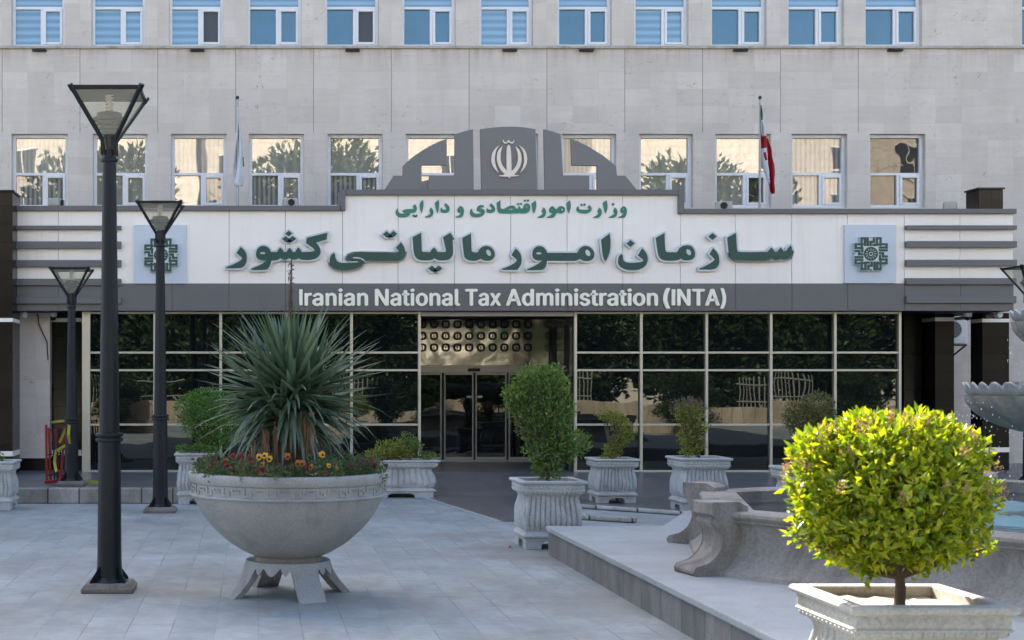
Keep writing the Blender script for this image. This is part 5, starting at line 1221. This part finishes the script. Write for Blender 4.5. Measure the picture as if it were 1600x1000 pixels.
for hi_, (c, s, n, ln) in enumerate(heads):
    for i in range(n):
        u = (i + .5) / n; az = i * 2.39996 + yr.uniform(-.2, .2); el = math.radians(87 - 112 * u ** .9 + yr.uniform(-8, 8))
        l = ln * yr.uniform(.85, 1.08) * (.70 + .36 * math.sin(min(1, u * 1.25) * PI))
        sword(g, (c[0] + .04 * math.cos(az), c[1] + .04 * math.sin(az), c[2] + .10 - .26 * u), az, el, l, .056 if hi_ != 1 else .04, yr.uniform(.02, .22) + .45 * max(0, u - .45), yr.uniform(-.5, .5))
c = HD(452, 640, 0)
for i in range(170):         # older leaves bending down round the stem
    az = i * 2.39996 + yr.uniform(-.3, .3)
    sword(g, (c[0] + .07 * math.cos(az), c[1] + .07 * math.sin(az), c[2] + yr.uniform(-.12, .12)), az, math.radians(yr.uniform(-25, 32)), yr.uniform(.62, 1.0), .05, yr.uniform(.7, 1.5), yr.uniform(-.5, .5))
g.build('leaves', M['yucca'], Y)
g = MB()
for cx_, cy_, n_, sp in ((478, 646, 34, .06), (417, 664, 12, .05), (398, 690, 8, .05), (440, 655, 6, .1)):
    c = HD(cx_, cy_, -.34)
    for i in range(n_):
        az = yr.uniform(-PI * .75, -PI * .25)
        sword(g, (c[0] + yr.uniform(-sp, sp), c[1] + yr.uniform(-.06, .05), c[2] + yr.uniform(-.06, .03)), az, math.radians(yr.uniform(-89, -62)), yr.uniform(.24, .44), .021, .35, yr.uniform(-1.2, 1.2))
g.build('dead_leaves', M['yucca_dead'], Y)
g = MB()
for (c, s, n, ln) in heads: g.tube([(c[0] * .3, c[1] * .3, -.05), (c[0] * .6, c[1] * .6, c[2] * .5), (c[0], c[1], c[2])], [.09, .075, .06], 10)
g.build('trunk', M['bark'], Y, smooth=50)
sx = wx(455, BY) - BX; zt = wz(404, BY) - (zr - .05)
g = MB(); g.tube([(wx(440, BY) - BX, 0, .6), (sx - .01, -.01, 1.2), (sx - .012, 0, 1.6), (sx + .005, 0, zt)], [.016, .014, .015, .006], 8)
st = g.build('flower_stalk', M['stalk'], Y, smooth=50)
g = MB(); leaf_cloud(g, [(sx - .006, 0, zt - .3 + .1 * k, .02, .02, .07) for k in range(-3, 3)], 240, .03, .012, 41, shell=.4, up=1.2); g.build('stalk_buds', M['stalk_bud'], st)
# bedding: leafy cushion and pansies
g = MB(); blobs = []
fr = random.Random(9)
for k in range(44):
    a = 2 * PI * k / 44 + fr.uniform(-.05, .05); r = fr.uniform(.74, .93)
    blobs.append((r * math.cos(a), r * math.sin(a), zr + fr.uniform(.0, .06), .12, .12, fr.uniform(.08, .15)))
leaf_cloud(g, blobs, 8000, .038, .017, 51, shell=.6, up=.6)
o = g.build('bedding_leaves', M['leaf_flower']); o.location = (BX, BY, 0); tag(o, kind='stuff')
o['label'] = 'low leafy bedding plants round the rim of the big bowl'; o['category'] = 'bedding plants'
def pansy(cname):
    g = MB()
    for k, (a, r, w) in enumerate(((90 + 38, .021, .019), (90 - 38, .021, .019), (180 + 12, .017, .018), (-12, .017, .018), (-90, .017, .022))):
        a = math.radians(a); c = Vector((math.cos(a) * r * .75, 0, math.sin(a) * r * .75))
        vs = [tuple(c + Vector((math.cos(t) * w * .8, -.002 - .0015 * k + .004 * math.cos(t - a), math.sin(t) * w * .8))) for t in [2 * PI * i / 9 for i in range(9)]]
        g.add(vs, [tuple(range(9))[::-1]])
    g.mat = 1; g.add([tuple(Vector((math.cos(t) * .0125, -.0125, math.sin(t) * .012 - .006))) for t in [2 * PI * i / 7 for i in range(7)]], [tuple(range(7))[::-1]])
    me_o = g.build('pansy', [M['petal_' + cname], M['petal_dark']]); return me_o
PROT = {}
labs = {'yellow': 'yellow pansy with a dark face among the bedding plants in the big bowl', 'orange': 'orange pansy with a dark face among the bedding plants in the big bowl', 'red': 'dark red pansy among the bedding plants in the big bowl', 'maroon': 'deep maroon pansy among the bedding plants in the big bowl'}
spots = []
for k in range(58):
    a = -PI / 2 + fr.uniform(-1.5, 1.5); r = fr.uniform(.78, 1.0); x = math.cos(a) * r
    u = x
    cn = fr.choices(['yellow', 'orange', 'red', 'maroon'], [.35, .5, 1.3, 1.3] if u > -.35 else [.05, .2, 2.2, 1])[0]
    if u > .55: cn = fr.choices(['maroon', 'red', 'orange'], [2, 1, .3])[0]
    spots.append((x, math.sin(a) * r, zr + fr.uniform(.05, .15), cn, fr.uniform(.55, .95)))
for px, py, cn in ((405, 714, 'yellow'), (414, 712, 'yellow'), (421, 717, 'yellow'), (449, 713, 'orange'), (503, 710, 'yellow'), (472, 724, 'orange'), (466, 724, 'orange'), (410, 726, 'orange'), (486, 730, 'orange'), (364, 713, 'red'), (376, 712, 'red'), (390, 716, 'red')):
    spots.append((wx(px, BY - .85) - BX, -.85, wz(py, BY - .85), cn, 1.15))
for x, y, z, cn, s in spots:
    if cn in PROT: o = PROT[cn].copy(); COL.objects.link(o)
    else: o = PROT[cn] = pansy(cn)
    o.location = (BX + x, BY + y, z); o.scale = (s, s, s); o.rotation_euler = (fr.uniform(-.6, .1), fr.uniform(-.5, .5), fr.uniform(-.6, .6))
    tag(o, labs[cn], 'flower', cn + ' pansies in the big bowl')

# ------------------------------------------------------------------ the fountain
FT = thing('fountain_basin', 'weathered stone fountain basin with moulded walls and scrolled corner piers', 'fountain basin', (7.9, 13.6, ZT))
PTS = [(7.15, 8.95), (4.29, 13.05), (4.92, 15.45), (8.8, 17.3), (12.0, 14.4), (11.2, 10.2)]
cen = Vector((7.9, 13.4, 0))
wprof = [(-.30, 0), (-.30, .575), (-.02, .585), (.05, .58), (.075, .565), (.08, .54), (.065, .515), (.04, .505), (.045, .485), (.02, .47), (0, .45), (-.015, .40), (-.02, .33), (-.01, .26), (.02, .19), (.065, .12), (.12, .065), (.17, .04), (.18, 0)]
def sweep(mb, a, b, prof, out):
    a, b, out = Vector(a), Vector(b), Vector(out); n = 14; m = len(prof)
    for i in range(n + 1):
        p = a.lerp(b, i / n)
        for (o_, z) in prof: mb.v.append(tuple(p + out * o_ + Vector((0, 0, z))))
    base = len(mb.v) - (n + 1) * m
    for i in range(n):
        for j in range(m): q = base + i * m + j; q2 = base + i * m + (j + 1) % m; mb.f.append((q, q2, q2 + m, q + m)); mb.mi.append(0)
    mb.f.append(tuple(base + j for j in range(m))); mb.f.append(tuple(base + n * m + j for j in range(m))[::-1]); mb.mi += [0, 0]
for i in range(6):
    a = Vector((*PTS[i], ZT)); b = Vector((*PTS[(i + 1) % 6], ZT)); d = (b - a).normalized(); o_ = Vector((d.y, -d.x, 0))
    if o_.dot((a + b) / 2 - cen) < 0: o_ = -o_
    g = MB(); sweep(g, a + d * .12, b - d * .12, wprof, o_); rel(g.build('basin_wall', M['old_stone'], smooth=40), FT)
pprof = [(-.32, 0), (-.32, .56), (-.16, .56), (-.16, .62), (-.08, .66), (.17, .66), (.17, .55), (.14, .535), (.115, .515), (.135, .49), (.13, .46), (.10, .42), (.075, .37), (.07, .31), (.085, .25), (.12, .19), (.17, .14), (.225, .105), (.28, .09), (.33, .075), (.355, .045), (.35, .015), (.33, 0)]
for i in range(6):
    v = Vector((*PTS[i], ZT)); a = (Vector((*PTS[i - 1], ZT)) - v).normalized(); b = (Vector((*PTS[(i + 1) % 6], ZT)) - v).normalized()
    o_ = -(a + b).normalized(); d = Vector((-o_.y, o_.x, 0)); g = MB(); sweep(g, v - d * .19, v + d * .19, pprof, o_)
    rel(g.build('scroll_pier', M['old_stone'], smooth=40, bevel=.008), FT)
g = MB(); zw_ = .80
g.add([(x, y, zw_) for x, y in PTS], [tuple(range(6))]); o = g.build('water', M['water']); tag(o, kind='structure')
# bowls on their stem
FX_, FY_ = wx(1711, 13.6), 13.6
FB = thing('fountain', 'two tiered stone fountain with fluted bowls and scalloped rims', 'fountain', (FX_, FY_, ZT))
def fbowl(R, zr_, hgt, rim_h, nsc, name):
    nseg = nsc * 6; pr = []
    for i in range(15):
        t = i / 14; pr.append((.16 + (R - .19) * math.sin(t * PI / 2) ** .85, zr_ - hgt + (hgt - rim_h) * (1 - math.cos(t * PI / 2)) ** .9))
    def fl(i, a, r, z): t = i / 14; return r + .024 * math.cos(a * nsc * .5 + t * 2.2) * min(1, t * 3), z
    g = MB(); g.lathe(pr, nseg, rmod=fl, cap=False); o = g.build(name, M['fount_bowl'], FB, smooth=60); o.location = (0, 0, -ZT)
    def sc2(i, a, r, z):
        s = abs(math.sin(a * nsc / 2)); k = [0, .35, 1, 1, .3, 0][i]; return r + (.025 * s - .012) * k, z + (s - .5) * rim_h * .62 * k
    g = MB(); g.lathe([(R - .05, zr_ - rim_h), (R - .02, zr_ - rim_h * .7), (R, zr_ - rim_h * .1), (R - .012, zr_ + rim_h * .02), (R - .05, zr_ - rim_h * .4), (R - .12, zr_ - rim_h * .7)], nseg, rmod=sc2, cap=False)
    o2 = g.build('scalloped_rim', M['fount_rim'], smooth=60); o2.parent = o
    g = MB(); g.lathe([(.001, zr_ - rim_h * .8), (R - .06, zr_ - rim_h * .8)], 40, cap=False); o3 = g.build('bowl_water', M['water']); o3.parent = o
fbowl(1.13, wz(605, 13.6) + .02, .50, .10, 40, 'lower_bowl'); fbowl(.72, wz(487, 13.6), .40, .085, 28, 'upper_bowl')
g = MB(); g.lathe([(.50, .0), (.50, .25), (.42, .3), (.26, .42), (.2, .6), (.26, .9), (.2, 1.1), (.16, 1.2), (.15, 1.8), (.2, 1.9), (.14, 2.0), (.12, 2.6), (.15, 2.75), (.06, 2.85), (.06, 3.0)], 24); g.build('stem', M['fount_bowl'], FB, smooth=50)
g = MB(); r = random.Random(3)
ico = [(0, 0, 1)] + [(math.cos(k * PI / 2.5) * .9, math.sin(k * PI / 2.5) * .9, .4) for k in range(5)] + [(math.cos(k * PI / 2.5 + .6) * .9, math.sin(k * PI / 2.5 + .6) * .9, -.4) for k in range(5)] + [(0, 0, -1)]
icf = [(0, 1 + k, 1 + (k + 1) % 5) for k in range(5)] + [(1 + k, 6 + k, 1 + (k + 1) % 5) for k in range(5)] + [(1 + (k + 1) % 5, 6 + k, 6 + (k + 1) % 5) for k in range(5)] + [(11, 6 + (k + 1) % 5, 6 + k) for k in range(5)]
for i in range(800):
    a = r.uniform(0, 2 * PI); R = 1.1 + r.gauss(0, .05); z = r.uniform(.82, 1.92); s = r.uniform(.0025, .007)
    if r.random() < .2: R = .7 + r.gauss(0, .05); z = r.uniform(2.0, 2.6)
    g.add([(FX_ + R * math.cos(a) + x * s, FY_ + R * math.sin(a) + y * s, z + zz * s * 1.5) for x, y, zz in ico], icf)
o = g.build('water_drops', M['drop'], smooth=80); tag(o, 'falling water drops round the fountain bowls', 'water drops', kind='stuff')
g = MB()
for i in range(80):
    for j in range(12):
        a = 2 * PI * i / 80; R = .75 + .8 * j / 11; e = math.sin(PI * j / 11); g.v.append((FX_ + R * math.cos(a), FY_ + R * math.sin(a), zw_ - .02 + e * (.07 + .06 * noise.noise((R * 7 * math.cos(a), R * 7 * math.sin(a), 2)))))
for i in range(80):
    for j in range(11): q = i * 12 + j; q2 = ((i + 1) % 80) * 12 + j; g.f.append((q, q2, q2 + 1, q + 1)); g.mi.append(0)
o = g.build('water_foam', M['foam'], smooth=80); tag(o, 'churned turquoise foam on the fountain water', 'water foam', kind='stuff')
# a dry leaf on the paving
g = MB(); lx, ly = wx(797.5, 17.8), 17.8
g.add([(lx - .03, ly, .012), (lx, ly - .02, .03), (lx + .035, ly, .012), (lx, ly + .03, .05), (lx - .01, ly, .07)], [(0, 1, 4), (1, 2, 4), (2, 3, 4), (3, 0, 4)])
tag(g.build('dry_leaf', M['yucca_dead']), 'dry red brown leaf lying on the paving before the corner planter', 'leaf')

# ------------------------------------------------------------------ across the street, behind the camera: what the glass reflects and what throws light back
wl = MB(); wl.box(-40, 40, -4.4, -4.0, 0, 1.1)
tag(wl.build('low_wall', M['low_wall'], bevel=.02), 'low sunlit stone garden wall across the court behind the viewer', 'wall')
FN = thing('fence', 'white iron fence on the low wall behind the viewer', 'fence', (0, -4.3, 1.1))
g = MB(); x = -30.0
while x < 40:
    if int(x / 3.1) % 3 == 1: g.box(x - .018, x + .018, -4.3, -4.27, 1.1, 2.35 + .18 * abs(math.sin(x * .9)))
    x += .17
for k in range(-10, 13):
    if k % 3 == 1: g.box(k * 3.1, k * 3.1 + 3.0, -4.27, -4.24, 1.3, 1.35); g.box(k * 3.1, k * 3.1 + 3.0, -4.27, -4.24, 2.1, 2.15)
rel(g.build('fence_bars', M['fence_paint']), FN)
tr_ = random.Random(77)
cm = None
for i, (x, y, h) in enumerate(((-24, -11, 9), (-17, -8.5, 8.2), (-9.5, -10.5, 9.5), (-3, -9, 10.5), (3.5, -12, 9.5), (9, -9, 4), (15, -10, 9), (21, -8.5, 9.8), (27.5, -11, 9), (34, -9.5, 10), (3.2, -25, 17.5), (-10, -26, 17), (29.5, -25, 16.5), (40, -11, 9), (-31, -10, 10), (-20, -15, 8), (-13, -16, 9), (-6, -15, 8.5), (.5, -15.5, 9), (6.5, -15, 8.5), (12, -16, 4), (18, -15, 8.5), (24.5, -15, 9), (31, -15.5, 8.5), (-14, -2.6, 2.6), (-6, -2.8, 2.2), (1.5, -2.5, 2.4), (8, -2.7, 2.1), (13, -2.4, 2.6), (19, -2.6, 2.3), (26, -2.5, 2.5), (31.5, -2.6, 2.2))):
    T = thing('conifer', 'dark evergreen tree in the row across the street behind the viewer', 'tree', (x, y, 0), 'dark trees across the street') if h > 3 else thing('reflection_bush', 'added unseen dark bush before the low wall, darkening the glass reflection', 'bush', (x, y, 0), 'added dark bushes for the glass reflection')  # low bushes are added to darken what the glass reflects
    if cm is None:
        blobs = [(tr_.uniform(-1.6, 1.6), tr_.uniform(-1.3, 1.3), 1.6 + 7.2 * q_ / 22, tr_.uniform(1.3, 2.2), tr_.uniform(1.2, 1.9), tr_.uniform(.9, 1.5)) for q_ in range(22)]
        fo = leaf_cloud(MB(), blobs, 12000, .36, .17, 5, shell=.5, lump=.4).build('crown', M['leaf_pine'], T)
        g = MB(); g.tube([(0, 0, 0), (.1, 0, 4), (0, .1, 8)], [.22, .16, .06], 8); twigs(g, (0, 0, 3), [(b[0], b[1], b[2]) for b in blobs], .07); tk = g.build('trunk', M['bark'], T); cm = (fo, tk)
    else:
        for o in cm: c = o.copy(); COL.objects.link(c); c.parent = T
    T.scale = (1.1 + max(0, h - 12) * .12, 1.1 + max(0, h - 12) * .12, h / 9.5) if h > 3 else (.42, .35, h / 8.6); T.rotation_euler = (0, 0, tr_.uniform(0, 6))
def block(lab, x0, x1, y, h, seed, cols):
    T = thing('apartment_building', lab, 'building', ((x0 + x1) / 2, y, 0))
    rel(MB().box(x0, x1, y - 12, y, 0, h).build('wall', M['warm_wall']), T)
    pr = None; fl = int(h / 3.4)
    for i in range(cols):
        for j in range(fl):
            xx = x0 + (i + .5) * (x1 - x0) / cols; zz = 1.2 + j * 3.4
            if pr is None:
                pr = MB().box(-.75, .75, 0, .06, 0, 1.7).build('window', M['dark_glass'], T); fp = MB(); fp.box(-.85, .85, .01, .12, -.12, -.002); fp.box(-.85, .85, .01, .12, 1.702, 1.82); fp.box(-.04, .04, .061, .1, 0, 1.7); f0 = fp.build('window_frame', M['white_paint'], pr)
                o = pr
            else:
                o = pr.copy(); COL.objects.link(o); o.parent = T; c = f0.copy(); COL.objects.link(c); c.parent = o
            o.location = (xx - (x0 + x1) / 2, .01, zz)
    rel(MB().box(x0 - .3, x1 + .3, y - 12, y + .5, h, h + .5).build('cornice', M['ledge']), T)
block('warm stone apartment block across the street, left of the taller one', -52, -4.3, -44, 25, 1, 9)
block('tall warm stone apartment block in the middle across the street', -4, 22, -46, 27, 2, 6)
block('wide warm stone apartment block across the street, at the right end', 26, 80, -43, 25.5, 3, 10)
# ------------------------------------------------------------------ camera, light, sky
cam = bpy.data.cameras.new('camera'); co = bpy.data.objects.new('camera', cam); COL.objects.link(co)
co.location = (0, 0, H); co.rotation_euler = (PI / 2, 0, 0)
cam.sensor_width = 36; cam.lens = F / 1600 * 36; cam.shift_x = (800 - X0) / 1600; cam.shift_y = (Y0 - 500) / 1600
cam.clip_end = 600; cam.dof.use_dof = True; cam.dof.focus_distance = 24; cam.dof.aperture_fstop = 4.5
sc.camera = co
EL, AZ = math.radians(42), math.radians(20)      # the sun stands behind the building, a little to the left
sd = Vector((-math.sin(AZ) * math.cos(EL), math.cos(AZ) * math.cos(EL), math.sin(EL)))
sl = bpy.data.lights.new('sun', 'SUN'); sl.energy = 5; sl.angle = math.radians(.5); sl.color = (1, .95, .87)
so = bpy.data.objects.new('sun', sl); COL.objects.link(so); so.rotation_euler = sd.to_track_quat('Z', 'Y').to_euler()
wd = bpy.data.worlds.new('World'); sc.world = wd; wd.use_nodes = True
nt = wd.node_tree; bg = nt.nodes['Background']; sky = nt.nodes.new('ShaderNodeTexSky'); sky.sky_type = 'NISHITA'; sky.sun_disc = False
sky.sun_elevation = EL; sky.sun_rotation = -AZ; sky.air_density = 1.0; sky.dust_density = 3.5; sky.ozone_density = 1.0
nt.links.new(sky.outputs[0], bg.inputs[0]); bg.inputs[1].default_value = .115
vs = sc.view_settings; vs.view_transform = 'Standard'; vs.look = 'None'; vs.exposure = 2.1; vs.gamma = 1
